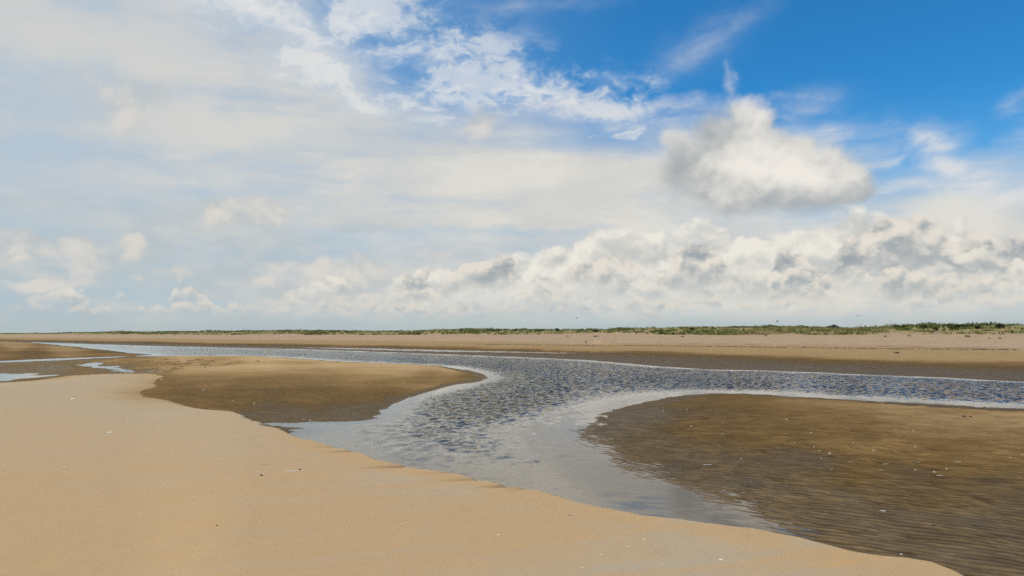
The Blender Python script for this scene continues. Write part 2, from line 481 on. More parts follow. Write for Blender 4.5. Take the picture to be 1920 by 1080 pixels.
col = row(col, rowD, 586, 40.0, 71.0, 0.008, K((222, 215, 203)), K((172, 182, 187)), 1.4, 0.36, 0.72, 0.6, 1.5, 3.4, 0.10, 0.6)

# --- 5 thick air low over the horizon, and the three zones of sky put together
hz = w.ss(Eu, 0.1, 2.0, 1.0, 0.0)
hz = w.mul(w.m('POWER', hz, 1.2), 0.93)
hcol = w.mix(w.noise(w.vm('MULTIPLY', D, (1, 1, 5.0)), 5.0, 3, 0.5), K((166, 184, 193)), K((188, 196, 194)))
full = w.mix(hz, col, hcol)
# beyond the photograph's sides the same ranks of cloud go on, simpler
sn = w.noise(w.vm('MULTIPLY', D, (1, 1, 1.6)), 9.0, 6, 0.58)
sa_ = w.ss(w.mad(w.sub(sn, 0.5), 26.0, w.sub(7.0, Eu)), 0.0, 2.5)
side = w.mix(w.mul(sa_, 0.85), common, w.mix(w.ss(sn, 0.42, 0.66), K((176, 182, 184)), K((230, 224, 212))))
side = w.mix(hz, side, hcol)


def bgr(c):
    b = wt.nodes.new('ShaderNodeBackground')
    wt.links.new(c, b.inputs['Color'])
    b.inputs['Strength'].default_value = STR
    return b.outputs[0]


def mixsh(f, a, b):
    m_ = wt.nodes.new('ShaderNodeMixShader')
    w.put(m_.inputs[0], f)
    wt.links.new(a, m_.inputs[1])
    wt.links.new(b, m_.inputs[2])
    return m_.outputs[0]


infront = w.mul(w.ss(w.m('ABSOLUTE', A), 42.0, 50.0, 1.0, 0.0), w.ss(Eu, 29.0, 36.0, 1.0, 0.0))
lowband = w.ss(Eu, 17.0, 18.5, 1.0, 0.0)
lowband = w.clamp(lowband)
front = mixsh(lowband, bgr(high), bgr(full))
final = mixsh(w.clamp(infront), bgr(side), front)
wo = wt.nodes.new('ShaderNodeOutputWorld')
wt.links.new(final, wo.inputs['Surface'])


# ------------------------------------------------------------------ small numpy noise
def _h(ix, iy, s):
    n = (ix.astype(np.int64) * 374761393 + iy.astype(np.int64) * 668265263 + s * 974711) & 0x7fffffff
    n = ((n ^ (n >> 13)) * 1274126177) & 0x7fffffff
    return ((n ^ (n >> 16)) & 0xffff) / 65535.0


def vnoise(x, y, s=0):
    ix, iy = np.floor(x), np.floor(y)
    fx, fy = x - ix, y - iy
    fx, fy = fx * fx * (3 - 2 * fx), fy * fy * (3 - 2 * fy)
    a, b = _h(ix, iy, s), _h(ix + 1, iy, s)
    c, d = _h(ix, iy + 1, s), _h(ix + 1, iy + 1, s)
    return (a + (b - a) * fx) * (1 - fy) + (c + (d - c) * fx) * fy - 0.5


def fbm(x, y, octs=4, s=0, g=0.5):
    v, a = 0, 1.0
    for o in range(octs):
        v = v + a * vnoise(x + 17.3 * o, y - 9.1 * o, s + o)
        x, y, a = x * 2.03, y * 2.03, a * g
    return v


def sstep(x, a, b):
    t = np.clip((x - a) / (b - a), 0, 1)
    return t * t * (3 - 2 * t)


def sdf(X, Y, P):
    """signed distance to a closed polygon, positive inside"""
    P = np.asarray(P, float)
    d2 = np.full(X.shape, 1e18)
    ins = np.zeros(X.shape, bool)
    for i in range(len(P)):
        ax, ay = P[i]
        bx, by = P[(i + 1) % len(P)]
        ex, ey = bx - ax, by - ay
        wx_, wy_ = X - ax, Y - ay
        t = np.clip((wx_ * ex + wy_ * ey) / (ex * ex + ey * ey + 1e-12), 0, 1)
        d2 = np.minimum(d2, (wx_ - ex * t) ** 2 + (wy_ - ey * t) ** 2)
        if ay != by:
            c = ((ay > Y) != (by > Y)) & (X < ex * (Y - ay) / (by - ay) + ax)
            ins ^= c
    d = np.sqrt(d2)
    return np.where(ins, d, -d)


def idw(px, py, pts, p=3.0, sy=2.2):
    """blend of scattered values, weights by distance between photograph directions"""
    n = np.zeros(px.shape)
    d = np.zeros(px.shape)
    for (x, y, v) in pts:
        q = ((px - x) ** 2 + (sy * (py - y)) ** 2 + 60.0) ** (-p / 2)
        n += q * v
        d += q
    return n / d


def G(pts, z=0.0):
    return [ground(x, y, z) for x, y in pts]


# ------------------------------------------------------------------ outlines on the ground (metres), traced from the photograph
FARSHORE = G([(40, 641.2), (120, 643.5), (200, 646), (300, 649), (400, 651.2), (560, 654.5), (740, 660.8), (900, 667), (1000, 671), (1100, 675.5), (1180, 682),
              (1240, 688), (1320, 692.3), (1440, 695.2), (1600, 701.5), (1760, 708), (1920, 716)])
P_FAR = [(-900, 1010), (-400, 480), (-170, 235)] + FARSHORE + [(26, 17), (60, -24), (200, -190), (1500, -1400), (9000, -4000), (9000, 9000), (-9000, 9000), (-9000, 5000)]
P_MID = G([(175, 672), (240, 668.5), (380, 667), (460, 667.5), (520, 669.5), (570, 673), (640, 678), (740, 682), (830, 686), (872, 693), (896, 701), (906, 708),
           (894, 714), (860, 722), (800, 736), (757, 747), (735, 757), (727, 765), (712, 771), (722, 776), (697, 781), (708, 784), (680, 788), (640, 791), (590, 792), (560, 794.5), (510, 795),
           (545, 799.5), (577, 803.5), (556, 806), (577, 808.5), (556, 812), (543, 818), (400, 860), (0, 860), (-500, 800), (-900, 730), (-900, 697), (-300, 684), (0, 679.5), (100, 676)])
P_UL = G([(-900, 650), (-300, 637), (0, 637.5), (45, 641), (85, 644.5), (130, 649), (200, 656.5), (245, 661.5), (292, 665.3), (240, 668), (175, 670), (100, 672.3), (0, 677), (-300, 684), (-900, 705)])
P_RIGHT = G([(2500, 800), (2100, 776), (1920, 765), (1800, 760), (1700, 755), (1600, 750), (1500, 745), (1440, 740.5), (1390, 738), (1340, 737), (1290, 741), (1250, 746), (1200, 756),
             (1150, 769), (1112, 786), (1085, 801), (1080, 808), (1092, 816), (1115, 836), (1150, 855), (1200, 880), (1260, 905), (1330, 930), (1400, 955), (1455, 975), (1490, 990), (1500, 1010),
             (1440, 1010), (1440, 1060), (1700, 1400), (2300, 2000), (4000, 2000)])
P_NEAR = G([(-900, 735), (-300, 720), (0, 715), (75, 710), (140, 701.5), (200, 698.5), (262, 698), (288, 700), (306, 703), (284, 709), (278, 716), (284, 722), (262, 727), (250, 733), (262, 741), (300, 749), (333, 757),
            (372, 766), (402, 769), (431, 772), (446, 778), (470, 790), (490, 797), (512, 803), (546, 817), (620, 836), (700, 860), (780, 878), (850, 887), (900, 898), (960, 912), (1000, 922),
            (1080, 943), (1150, 956), (1200, 966), (1270, 976), (1340, 986), (1400, 994), (1480, 1008), (1560, 1026), (1650, 1043), (1700, 1048), (1738, 1056), (1768, 1069), (1800, 1088),
            (1880, 1140), (2050, 1280)], 0.12) + [(3.5, 1.2), (6, -6), (3, -60), (-120, -60), (-150, 20)]
P_POOL1 = G([(-500, 712), (-200, 703), (0, 702), (40, 702), (76, 704.5), (70, 708), (40, 710), (0, 714), (-200, 722)])
P_POOL2 = G([(138, 684), (150, 681), (178, 679), (192, 681), (180, 684), (205, 687), (236, 690), (248, 694.5), (240, 697.5), (225, 694), (190, 691), (160, 689)])
P_POOL3 = G([(545, 650.6), (620, 651.0), (700, 652.6), (850, 655.8), (960, 658.2), (1060, 660.7), (1140, 663.4), (1060, 663.6), (960, 661.6), (850, 659.8), (760, 657.4), (640, 654.4)])

# crest of the dune ridge along the beach, height read off the skyline
CREST = [(-300, 625.4), (0, 625.0), (150, 624.3), (260, 621.2), (330, 621.4), (500, 620.6), (600, 618.6), (640, 619.0), (700, 620.0), (800, 617.6), (860, 617), (930, 617.6), (1000, 618), (1020, 616.4), (1045, 615.6),
         (1062, 618.5), (1095, 617.5), (1110, 615), (1160, 615), (1190, 613.8), (1300, 612.8), (1400, 613), (1500, 613), (1560, 613.6), (1620, 611), (1680, 608.8), (1740, 608.4), (1770, 610.6),
         (1800, 608), (1860, 608.2), (1890, 608), (1925, 611), (2100, 610), (2600, 608)]
SX, SY = 0.650, -0.760        # along-shore direction (towards the right)
NX, NY = 0.760, 0.650         # inland


def crest_table():
    out = []
    for px, py in CREST:
        x1, y1 = ground(px, 760, 0)            # a point on that azimuth
        r_ = math.hypot(x1, y1)
        ux_, uy_ = x1 / r_, y1 / r_
        k = ux_ * NX + uy_ * NY
        t = (97 + 30.5) / max(k, 0.12)
        d = ray(px, py)
        z = EYE + d[2] / math.hypot(d[0], d[1]) * t
        out.append((ux_ * t * SX + uy_ * t * SY, z))
    out.sort()
    return np.array(out)


CT = crest_table()
A_MID = [(700, 700, 1), (500, 680, 1), (840, 700, .9), (350, 690, .7), (300, 730, .35), (400, 760, .15), (560, 780, .10), (680, 770, .35), (600, 740, .7), (100, 690, .05), (200, 690, .05), (0, 690, .06), (220, 676, .15)]
WAVE_N = (0.67, 0.74)


def ripples(X, Y, amp=1.0):
    wq = fbm(X * 0.55, Y * 0.55, 2, 31) * 5.0 + fbm(X * 2.1, Y * 2.1, 3, 33) * 3.8
    u = X * WAVE_N[0] + Y * WAVE_N[1]
    v = X * WAVE_N[1] - Y * WAVE_N[0]
    ph = 2 * math.pi * u / 0.118 + wq * 1.35 + 0.8 * np.sin(v * 1.7)
    s1 = np.sin(ph)
    prof = s1 + 0.28 * np.sin(2 * ph + 0.9)
    # a second, oblique set of crests breaks the first into short tongues
    u2 = X * 0.93 + Y * 0.36
    ph2 = 2 * math.pi * u2 / 0.21 + wq * 2.1
    prof = prof * (0.78 + 0.34 * np.sin(ph2)) + 0.16 * np.sin(ph2 + 0.6)
    mod = 0.85 + 1.1 * fbm(u * 1.8 + 5, v * 1.8, 3, 41)
    dim = fbm(u * 4.5, v * 3.4, 3, 47)
    pits = -np.clip(vnoise(X * 4.1 + 9, Y * 3.0, 49) - 0.30, 0, 1) * 4.0
    fine = 1 - sstep(np.hypot(X, Y), 12.5, 18.0)          # too fine to model farther off
    return amp * (0.0080 * fine * prof * np.clip(mod, 0.35, 1.4) + 0.008 * dim + 0.009 * pits)


def smax(a, b, k):
    h = np.clip(0.5 + 0.5 * (a - b) / k, 0, 1)
    return b + (a - b) * h + k * h * (1 - h)


def terrain(X, Y):
    """height, moisture, grey tint, grass cover, inland distance for arrays of ground points"""
    X = np.asarray(X, float)
    Y = np.asarray(Y, float)
    px, py = to_px(X, np.maximum(Y, 1.0), np.zeros_like(X))
    px = np.clip(px, -1500, 3500)
    py = np.clip(py, 600, 2500)
    dist = np.hypot(X, Y)
    wob = np.clip(dist * 0.010, 0.03, 0.6)
    jx = fbm(X / wob * 0.25, Y / wob * 0.25, 3, 3) * wob
    jy = fbm(X / wob * 0.25, Y / wob * 0.25, 3, 5) * wob
    XJ, YJ = X + jx, Y + jy
    n1 = fbm(X * 0.15, Y * 0.15, 4, 11)
    n2 = fbm(X * 0.9, Y * 0.9, 3, 12)
    bed = -0.050 - 0.13 * idw(px, py, C_PTS, 3.0) + 0.03 * n1 + 0.012 * n2
    # far beach and dunes
    s = sdf(XJ, YJ, P_FAR)
    along = X * SX + Y * SY
    crest = np.interp(along, CT[:, 0], CT[:, 1])
    h = np.interp(s, [-6, 0, 4, 13, 15.5, 27, 31, 60, 80, 86], [-0.12, 0, .05, .20, .27, .42, .50, .80, 1.05, 1.15])
    dn = fbm(X * 0.055, Y * 0.055, 4, 21) + 0.35 * fbm(X * 0.25, Y * 0.25, 3, 22)
    body = np.interp(s, [84, 90, 97, 106, 125, 200, 3000], [0, .5, 1, .9, .5, .45, .45])
    h = h + np.maximum(crest - 0.28 - 1.15, 0.0) * body + dn * 0.55 * sstep(s, 82, 95)
    h = h + 0.05 * n1 * sstep(s, 10, 40) + 0.035 * fbm(X * 0.30, Y * 0.30, 3, 24) * sstep(s, 28, 40)
    h = h - 0.03 * np.exp(-((s - 28.5 - 3 * fbm(along * 0.05, along * 0, 2, 9)) / 0.8) ** 2)
    far = h
    H = np.maximum(bed, far)
    wet = np.interp(s + 3.0 * n1 + 1.2 * fbm(along * 0.12, s * 0.5, 3, 26), [-1, 3, 7, 10.5, 13, 17], [1, .97, .88, .68, .16, .03])
    # mid sandbar and the flat to its left
    sm = sdf(XJ, YJ, P_MID)
    am = idw(px, py, A_MID)
    hm = np.where(sm > 0, np.minimum(sm * 0.022, 0.16) * am + np.minimum(sm * 0.03, 0.012), sm * 0.05)
    hm = hm + np.where(sm > 0, 0.010 * n2 * np.clip(1.2 - am, 0.1, 1), 0)
    H = np.maximum(H, hm)
    # upper left bar
    su = sdf(XJ, YJ, P_UL)
    hu = np.where(su > 0, np.minimum(su * 0.02, 0.20), su * 0.05)
    H = np.maximum(H, hu)
    # right sandbar
    sr = sdf(XJ, YJ, P_RIGHT)
    slope = 0.015 + 0.016 * sstep(Y - 0.10 * X, 15.5, 21)
    hr = np.where(sr > 0, np.minimum(sr * slope, 0.15), sr * 0.022)
    hr = hr + 0.008 * n2 * sstep(-sr, 0.6, -0.6) + 0.010 * sstep(X, 2.2, 3.4) * sstep(-Y, -10.5, -8.0)
    H = np.maximum(H, hr)
    # pools
    for P in (P_POOL1, P_POOL2, P_POOL3):
        x0, y0 = np.min(P, axis=0) - 3
        x1, y1 = np.max(P, axis=0) + 3
        m_ = (X > x0) & (X < x1) & (Y > y0) & (Y < y1)
        if m_.any():
            sp = sdf(XJ[m_], YJ[m_], P)
            cut = 0.02 - 0.07 * sstep(sp, -1.2, 1.4) + 0.045 * fbm(X[m_] * 1.3, Y[m_] * 0.5, 3, 63)
            if P is P_POOL3:
                cut = np.interp(sp, [-4, -0.2, 0.1, 1], [0.3, 0.012, -0.02, -0.05])
            elif P is P_POOL2:
                cut = np.interp(sp, [-0.8, 0, 0.5], [0.03, 0.006, -0.022]) + 0.045 * fbm(X[m_] * 2.2, Y[m_] * 0.7, 4, 61)
            H[m_] = np.minimum(H[m_], cut)
    # current ripples, on the low sand only
    rp = ripples(X, Y)
    fade = 1 - sstep(dist, 26, 45)
    ra = (1 - 0.62 * sstep(Y - 0.10 * X, 15.5, 20)) * sstep(sr, -1.5, 0.2) * (1 - 0.45 * sstep(hr, 0.03, 0.12)) * fade
    rm = 0.35 * sstep(sm, -0.3, 0.3) * fade * np.clip(1.3 - am, 0.3, 1)
    mk = np.clip(np.maximum(ra, np.maximum(rm, 0.5 * (1 - sstep(np.maximum(sr, sm), -3, -1)) * 0.5)), 0, 1)
    # foreground bank
    jb = 0.10 * fbm(X * 1.3, Y * 1.3, 3, 71)
    sn = sdf(X + jb, Y + jb, P_NEAR)
    gentle = sstep(-px, -470, -230)             # its far left end runs out flat
    edgew = 0.30 + 1.0 * gentle
    top = 0.125 + 0.19 * (1 - np.exp(-np.maximum(sn, 0) / 6.0)) - 0.055 * gentle
    hn = np.where(sn > 0, top, top - (0.23 + 0.0 * sn) * sstep(-sn, 0, edgew * 1.1) - np.maximum(-sn - edgew, 0) * 0.3)
    hn = hn + 0.018 * n1 * sstep(sn, 0.3, 2) + 0.006 * n2 * sstep(sn, 0, .8)
    # wind-smoothed low swells across the bank
    uu = X * 0.25 - Y * 0.97
    hn = hn + sstep(sn, 0.1, 1.0) * 0.007 * fbm(X * 0.5, uu * 2.4, 3, 75)
    rpm = rp * mk * (1 - sstep(sn, -0.25, 0.0))
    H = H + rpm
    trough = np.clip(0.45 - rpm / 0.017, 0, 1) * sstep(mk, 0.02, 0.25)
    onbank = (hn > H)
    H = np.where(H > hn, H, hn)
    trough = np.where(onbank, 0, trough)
    # small slips cut into the rim of the bank
    for q, (x0, y0, x1, y1) in enumerate(SLIPS):
        (ax, ay), (bx, by) = ground(x0, y0, 0.14), ground(x1, y1, 0.13)
        m_ = onbank & (np.abs(X - (ax + bx) / 2) < 2.0) & (np.abs(Y - (ay + by) / 2) < 2.0)
        if m_.any():
            ex, ey = bx - ax, by - ay
            t_ = ((X[m_] - ax) * ex + (Y[m_] - ay) * ey) / (ex * ex + ey * ey)
            tc_ = np.clip(t_, 0, 1)
            dd = np.hypot(X[m_] - ax - ex * tc_, Y[m_] - ay - ey * tc_)
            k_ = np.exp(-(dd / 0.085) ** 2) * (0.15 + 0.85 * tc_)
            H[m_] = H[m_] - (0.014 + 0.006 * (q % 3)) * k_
            trough[m_] = np.maximum(trough[m_], (0.35 + 0.2 * (q % 3)) * k_)  # shadow and damp inside each slip, put into the colour
    # moisture
    M_ = idw(px, py, M_PTS)
    wetm = np.clip(M_ + 0.35 * n1 + 0.10 * n2, 0, 1)
    low = (sm > -2) | (su > -2) | (sr > -2)
    wet = np.where(low & (s < 0.5), wetm, wet)
    wet = np.where(low & (s < 0.5) & (H < 0.02), np.maximum(wet, 0.9), wet)
    wet = np.where((s < 0) & ~low, 1.0, wet)
    if P_POOL3:
        wet = np.maximum(wet, np.where((s > -2) & (s < 12) & (H < 0.03), 1.0, 0))
    bankwet = np.interp(H, [0.0, 0.06, 0.12], [0.9, 0.4, 0.0])
    wet = np.where(onbank, bankwet, wet)
    rim = np.exp(-((sn - 0.22) / 0.25) ** 2) * sstep(px, 480, 620)
    grey = np.where(onbank, np.clip(idw(px, py, G_PTS), 0, 1) - 0.75 * rim, np.clip(0.35 + 0 * X, 0, 1))
    beach = np.where(s > 0, sstep(s, 24, 34), 0)
    grass = sstep(s + 10 * dn, 81, 90) * (s > 0)
    wr = np.exp(-((s - 28.5 - 3 * fbm(along * 0.05, along * 0, 2, 9)) / 0.55) ** 2) * (0.4 + 1.2 * np.clip(fbm(along * 0.3, along * 0, 3, 8) + 0.3, 0, 1))
    wr = wr * sstep(along, -75, -25)
    return H, wet, grey, grass, beach, wr, onbank * 1.0, trough


C_PTS = [(600, 830, .02), (700, 865, .10), (900, 900, .12), (1100, 930, .05), (1300, 960, .02), (1400, 990, 0), (980, 885, .12), (1080, 850, .62), (1180, 890, .22), (900, 830, .60), (800, 800, .65), (700, 805, .22), (640, 810, .06),
         (1000, 860, .60), (850, 760, 1), (1000, 760, 1), (950, 720, 1), (1050, 780, .95), (1000, 690, .95), (1200, 710, 1), (1130, 760, .45), (1400, 715, 1), (1600, 725, 1), (1800, 740, 1), (1900, 750, 1), (800, 675, .85),
         (600, 663, .55), (400, 658, .5), (200, 650, .25), (700, 668, .7), (1500, 738, .6), (1650, 742, .65), (1200, 740, .6), (1300, 725, .85), (790, 850, .18), (870, 870, .14), (0, 708, .1), (100, 690, .1)]
M_PTS = [(500, 672, 0), (700, 690, .12), (850, 693, .25), (885, 706, .6), (600, 705, .34), (400, 688, .28), (330, 690, .40), (400, 715, .50), (600, 740, .72), (500, 770, .92), (650, 780, 1), (720, 740, .70),
         (350, 745, .66), (300, 715, .62), (210, 676, .45), (100, 690, .98), (200, 700, .8), (20, 688, .9), (560, 800, 1), (800, 715, .45), (450, 740, .66), (350, 675, .1), (620, 680, .05), (760, 690, .15),
         (30, 646, .10), (0, 668, .55), (120, 655, .22), (200, 662, .6), (60, 670, .75), (-200, 655, .2),
         (1900, 775, .18), (1800, 795, .24), (1700, 770, .26), (1900, 845, .42), (1600, 762, .38), (1500, 757, .48), (1400, 748, .75), (1300, 757, .85), (1200, 780, .93), (1110, 803, 1), (1300, 800, .72),
         (1450, 800, .62), (1600, 815, .50), (1750, 850, .55), (1300, 870, .88), (1500, 880, .86), (1700, 900, .80), (1900, 915, .78), (1400, 930, 1), (1600, 1000, 1), (1900, 1000, .95), (1900, 1070, 1), (1750, 800, .26)]
G_PTS = [(100, 730, .80), (300, 760, .95), (400, 820, .65), (100, 860, .45), (300, 890, .35), (600, 850, .6), (560, 895, .3), (750, 890, .5), (900, 925, .65), (300, 1000, .15), (100, 1050, .08), (900, 1000, .12), (1100, 975, .45),
         (1280, 1000, .8), (1330, 1060, .55), (1500, 1040, .8), (1650, 1065, .65), (1000, 1070, .2), (600, 1000, .12), (50, 960, .2), (1150, 1030, .35), (1420, 1075, .35), (1560, 1070, .3), (480, 930, .25)]

SLIPS = ((578, 838, 627, 836.5), (612, 847, 655, 844.5), (685, 878, 766, 871.5), (800, 887, 852, 882.5), (820, 901, 905, 896), (905, 913.5, 952, 908.5), (957, 918, 984, 914.5))

# ------------------------------------------------------------------ the ground: one sheet round the camera, finest where it is seen closest
def radial_sheet(dists, angs, fn=None):
    RR, AA = np.meshgrid(dists, angs, indexing='ij')
    X = RR * np.sin(AA)
    Y = RR * np.cos(AA)
    return X, Y


def grid_mesh(name, X, Y, Z, attrs, wrap=True):
    nr, na = X.shape
    co = np.stack([X, Y, Z], -1).reshape(-1, 3)
    i = np.arange(nr - 1)[:, None]
    j = np.arange(na if wrap else na - 1)[None, :]
    j2 = (j + 1) % na
    q = np.stack([i * na + j, i * na + j2, (i + 1) * na + j2, (i + 1) * na + j], -1).reshape(-1, 4)
    nv = len(co)
    co = np.vstack([co, [[0, 0, Z[0].mean()]]])
    me = bpy.data.meshes.new(name)
    nq, ntri = len(q), (na if wrap else 0)
    jj = np.arange(na)
    tri = np.stack([np.full(na, nv), (jj + 1) % na, jj], -1) if wrap else np.zeros((0, 3), int)
    me.vertices.add(len(co))
    me.vertices.foreach_set('co', co.ravel())
    me.loops.add(nq * 4 + ntri * 3)
    me.loops.foreach_set('vertex_index', np.concatenate([q.ravel(), tri.ravel()]).astype(np.int32))
    me.polygons.add(nq + ntri)
    st = np.concatenate([np.arange(nq) * 4, nq * 4 + np.arange(ntri) * 3]).astype(np.int32)
    me.polygons.foreach_set('loop_start', st)
    me.polygons.foreach_set('use_smooth', np.ones(nq + ntri, bool))
    me.update(calc_edges=True)
    for k, v in attrs.items():
        a = me.attributes.new(k, 'FLOAT', 'POINT')
        a.data.foreach_set('value', np.concatenate([v.ravel(), [float(v[0].mean())]]).astype(np.float32))
    return me


def link(o):
    S.collection.objects.link(o)
    return o


py_rows = np.concatenate([np.arange(1100, 780, -0.62), np.arange(780, 640, -0.95)])
near_d = np.array([ground(960, p)[1] for p in py_rows])
d_rows = np.concatenate([np.linspace(0.6, near_d[0] * 0.985, 26), near_d])
while d_rows[-1] < 700:
    d_rows = np.append(d_rows, d_rows[-1] * 1.0085 if d_rows[-1] < 330 else d_rows[-1] * 1.02)
while d_rows[-1] < 9000:
    d_rows = np.append(d_rows, d_rows[-1] * 1.09)
a_in = np.linspace(-36, 36, 1120)
a_out = np.concatenate([np.linspace(36.4, 60, 40), np.linspace(63, 297, 60), np.linspace(300, 323.6, 40)])
angs = np.radians(np.concatenate([a_in, a_out]))
GX, GY = radial_sheet(d_rows, angs)
H, wet, grey, grass, beach, wrack, bank, trough = terrain(GX, GY)
ground_me = grid_mesh("ground", GX, GY, H, dict(wet=wet, grey=grey, grass=grass, beach=beach, wrack=wrack, bank=bank, trough=trough))
ground_ob = link(bpy.data.objects.new("ground", ground_me))
ground_ob['kind'] = 'structure'
ground_ob['label'] = 'sandy tidal beach with sandbars, a dry bank and low dunes'


def height(x, y):
    return float(terrain(np.array([x]), np.array([y]))[0][0])


def material(name):
    m_ = bpy.data.materials.new(name)
    m_.use_nodes = True
    m_.node_tree.nodes.clear()
    t = NT(m_.node_tree)
    out = t.n.new('ShaderNodeOutputMaterial')
    return m_, t, out


def attr(t, name):
    a = t.n.new('ShaderNodeAttribute')
    a.attribute_name = name
    return a.outputs['Fac']


# sand
sand, t, out = material("sand")
P = t.n.new('ShaderNodeNewGeometry').outputs['Position']
aw, ag, agr, ab, awr, abk, atr = (attr(t, k) for k in ('wet', 'grey', 'grass', 'beach', 'wrack', 'bank', 'trough'))
nl = t.noise(P, 0.7, 5, 0.55)
nm = t.noise(P, 5.0, 5, 0.6)
nf = t.noise(P, 90.0, 3, 0.7)
grain = t.noise(P, 420.0, 2, 0.8)
PRn = t.n.new('ShaderNodeVectorRotate')
PRn.inputs['Angle'].default_value = R(-24)
t.l.new(t.vm('ADD', P, t.vm('SCALE', t.noise(P, 0.5, 2, color=True), s=0.9)), PRn.inputs['Vector'])
PR = PRn.outputs[0]
drift = t.noise(t.vm('MULTIPLY', PR, (0.40, 2.0, 1)), 1.0, 6, 0.58, 0.4)
drift2 = t.noise(t.vm('MULTIPLY', PR, (0.7, 4.6, 1)), 1.0, 5, 0.6, 0.6)
wv = t.mad(t.sub(nl, 0.5), 0.22, t.mad(t.sub(nm, 0.5), 0.16, aw))
ramp = t.n.new('ShaderNodeValToRGB')
cr = ramp.color_ramp
cr.interpolation = 'B_SPLINE'
cr.elements[0].position = 0.0
cr.elements[0].color = (0.500, 0.350, 0.175, 1)
cr.elements[1].position = 1.0
cr.elements[1].color = (0.168, 0.120, 0.060, 1)
for p_, c_ in ((0.22, (0.43, 0.285, 0.132)), (0.45, (0.305, 0.190, 0.076)), (0.66, (0.220, 0.138, 0.050)), (0.84, (0.158, 0.106, 0.046))):
    e_ = cr.elements.new(p_)
    e_.color = (*c_, 1)
t.l.new(wv, ramp.inputs[0])
c = ramp.outputs[0]
# dry bank: orange tan with grey fine drifts
gfac = t.clamp(t.add(t.mad(ag, 1.15, -0.12), t.mul(t.mul(t.sub(t.mad(drift2, 0.30, t.mul(drift, 0.70)), 0.5), 4.2), t.ss(t.sep(P)[0], -3.0, 1.0, 0.35, 1.25))))
bankc = t.mix(gfac, (0.492, 0.335, 0.176), (0.440, 0.355, 0.235))
orange = t.ss(drift2, 0.56, 0.70)
bankc = t.mix(t.mul(orange, 0.45), bankc, (0.56, 0.33, 0.13))
c = t.mix(t.mul(abk, t.ss(aw, 0.45, 0.0)), c, bankc)
# damp sand carries fine ripple streaks lying along the crests
RRn = t.n.new('ShaderNodeVectorRotate')
RRn.inputs['Angle'].default_value = R(42)
t.l.new(t.vm('ADD', P, t.vm('SCALE', t.noise(P, 0.8, 3, color=True), s=0.5)), RRn.inputs['Vector'])
rst = t.noise(t.vm('MULTIPLY', RRn.outputs[0], (2.8, 7.0, 1)), 1.0, 4, 0.62)
rst2 = t.noise(t.vm('MULTIPLY', RRn.outputs[0], (7.0, 14.0, 1)), 1.0, 3, 0.6)
rsf = t.mad(t.ss(rst, 0.34, 0.66), 0.5, t.mul(t.ss(rst2, 0.32, 0.68), 0.5))
c = t.mix(t.mul(t.ss(aw, 0.15, 0.55), t.sub(1.0, abk)), c, t.mix(1.0, c, t.mix(rsf, (0.74, 0.72, 0.69), (1.20, 1.21, 1.23)), 'MULTIPLY'))
# under water: pale silt on the shallows, darker in the scour of the channel
pz = t.sep(P)[2]
silt = t.mix(t.ss(pz, -0.14, -0.075), (0.060, 0.060, 0.050), (0.31, 0.265, 0.20))
c = t.mix(t.ss(pz, -0.004, -0.03), c, silt)
# upper beach: paler, pinkish, shelly
spk = t.noise(t.vm('MULTIPLY', P, (0.35, 0.35, 1)), 1.2, 5, 0.6)
upc = t.mix(t.ss(spk, 0.38, 0.62), (0.54, 0.395, 0.255), (0.62, 0.455, 0.305))
c = t.mix(t.mul(ab, 0.92), c, upc)
c = t.mix(t.mul(awr, 0.62), c, (0.13, 0.095, 0.055))
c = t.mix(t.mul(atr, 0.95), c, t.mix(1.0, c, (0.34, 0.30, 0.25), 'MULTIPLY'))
# dune grass ground
gn = t.noise(P, 0.35, 6, 0.6)
gcol = t.mix(t.ss(gn, 0.40, 0.62), (0.34, 0.26, 0.12), (0.15, 0.165, 0.055))
c = t.mix(t.mul(agr, 0.9), c, gcol)
# grain: speckle of dark and pale sand grains
c = t.mix(1.0, c, t.mix(nf, (0.86, 0.86, 0.87), (1.14, 1.13, 1.12)), 'MULTIPLY')
c = t.mix(1.0, c, t.mix(t.ss(grain, 0.25, 0.75), (0.93, 0.93, 0.94), (1.07, 1.06, 1.05)), 'MULTIPLY')
c = t.mix(1.0, c, t.mix(nm, (0.95, 0.95, 0.95), (1.05, 1.05, 1.05)), 'MULTIPLY')
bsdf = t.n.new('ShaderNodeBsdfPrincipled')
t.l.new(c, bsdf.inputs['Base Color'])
t.put(bsdf.inputs['Roughness'], t.ss(aw, 0.70, 1.0, 0.95, 0.62))
t.put(bsdf.inputs['Specular IOR Level'], t.ss(aw, 0.7, 1.0, 0.03, 0.12))
hgt = t.add(t.mul(grain, 0.0010), t.add(t.mul(nf, 0.0022), t.mul(nm, 0.004)))
bmp = t.n.new('ShaderNodeBump')
bmp.inputs['Strength'].default_value = 0.75
bmp.inputs['Distance'].default_value = 1.0
t.l.new(hgt, bmp.inputs['Height'])
t.l.new(bmp.outputs[0], bsdf.inputs['Normal'])
t.l.new(bsdf.outputs[0], out.inputs['Surface'])
ground_me.materials.append(sand)

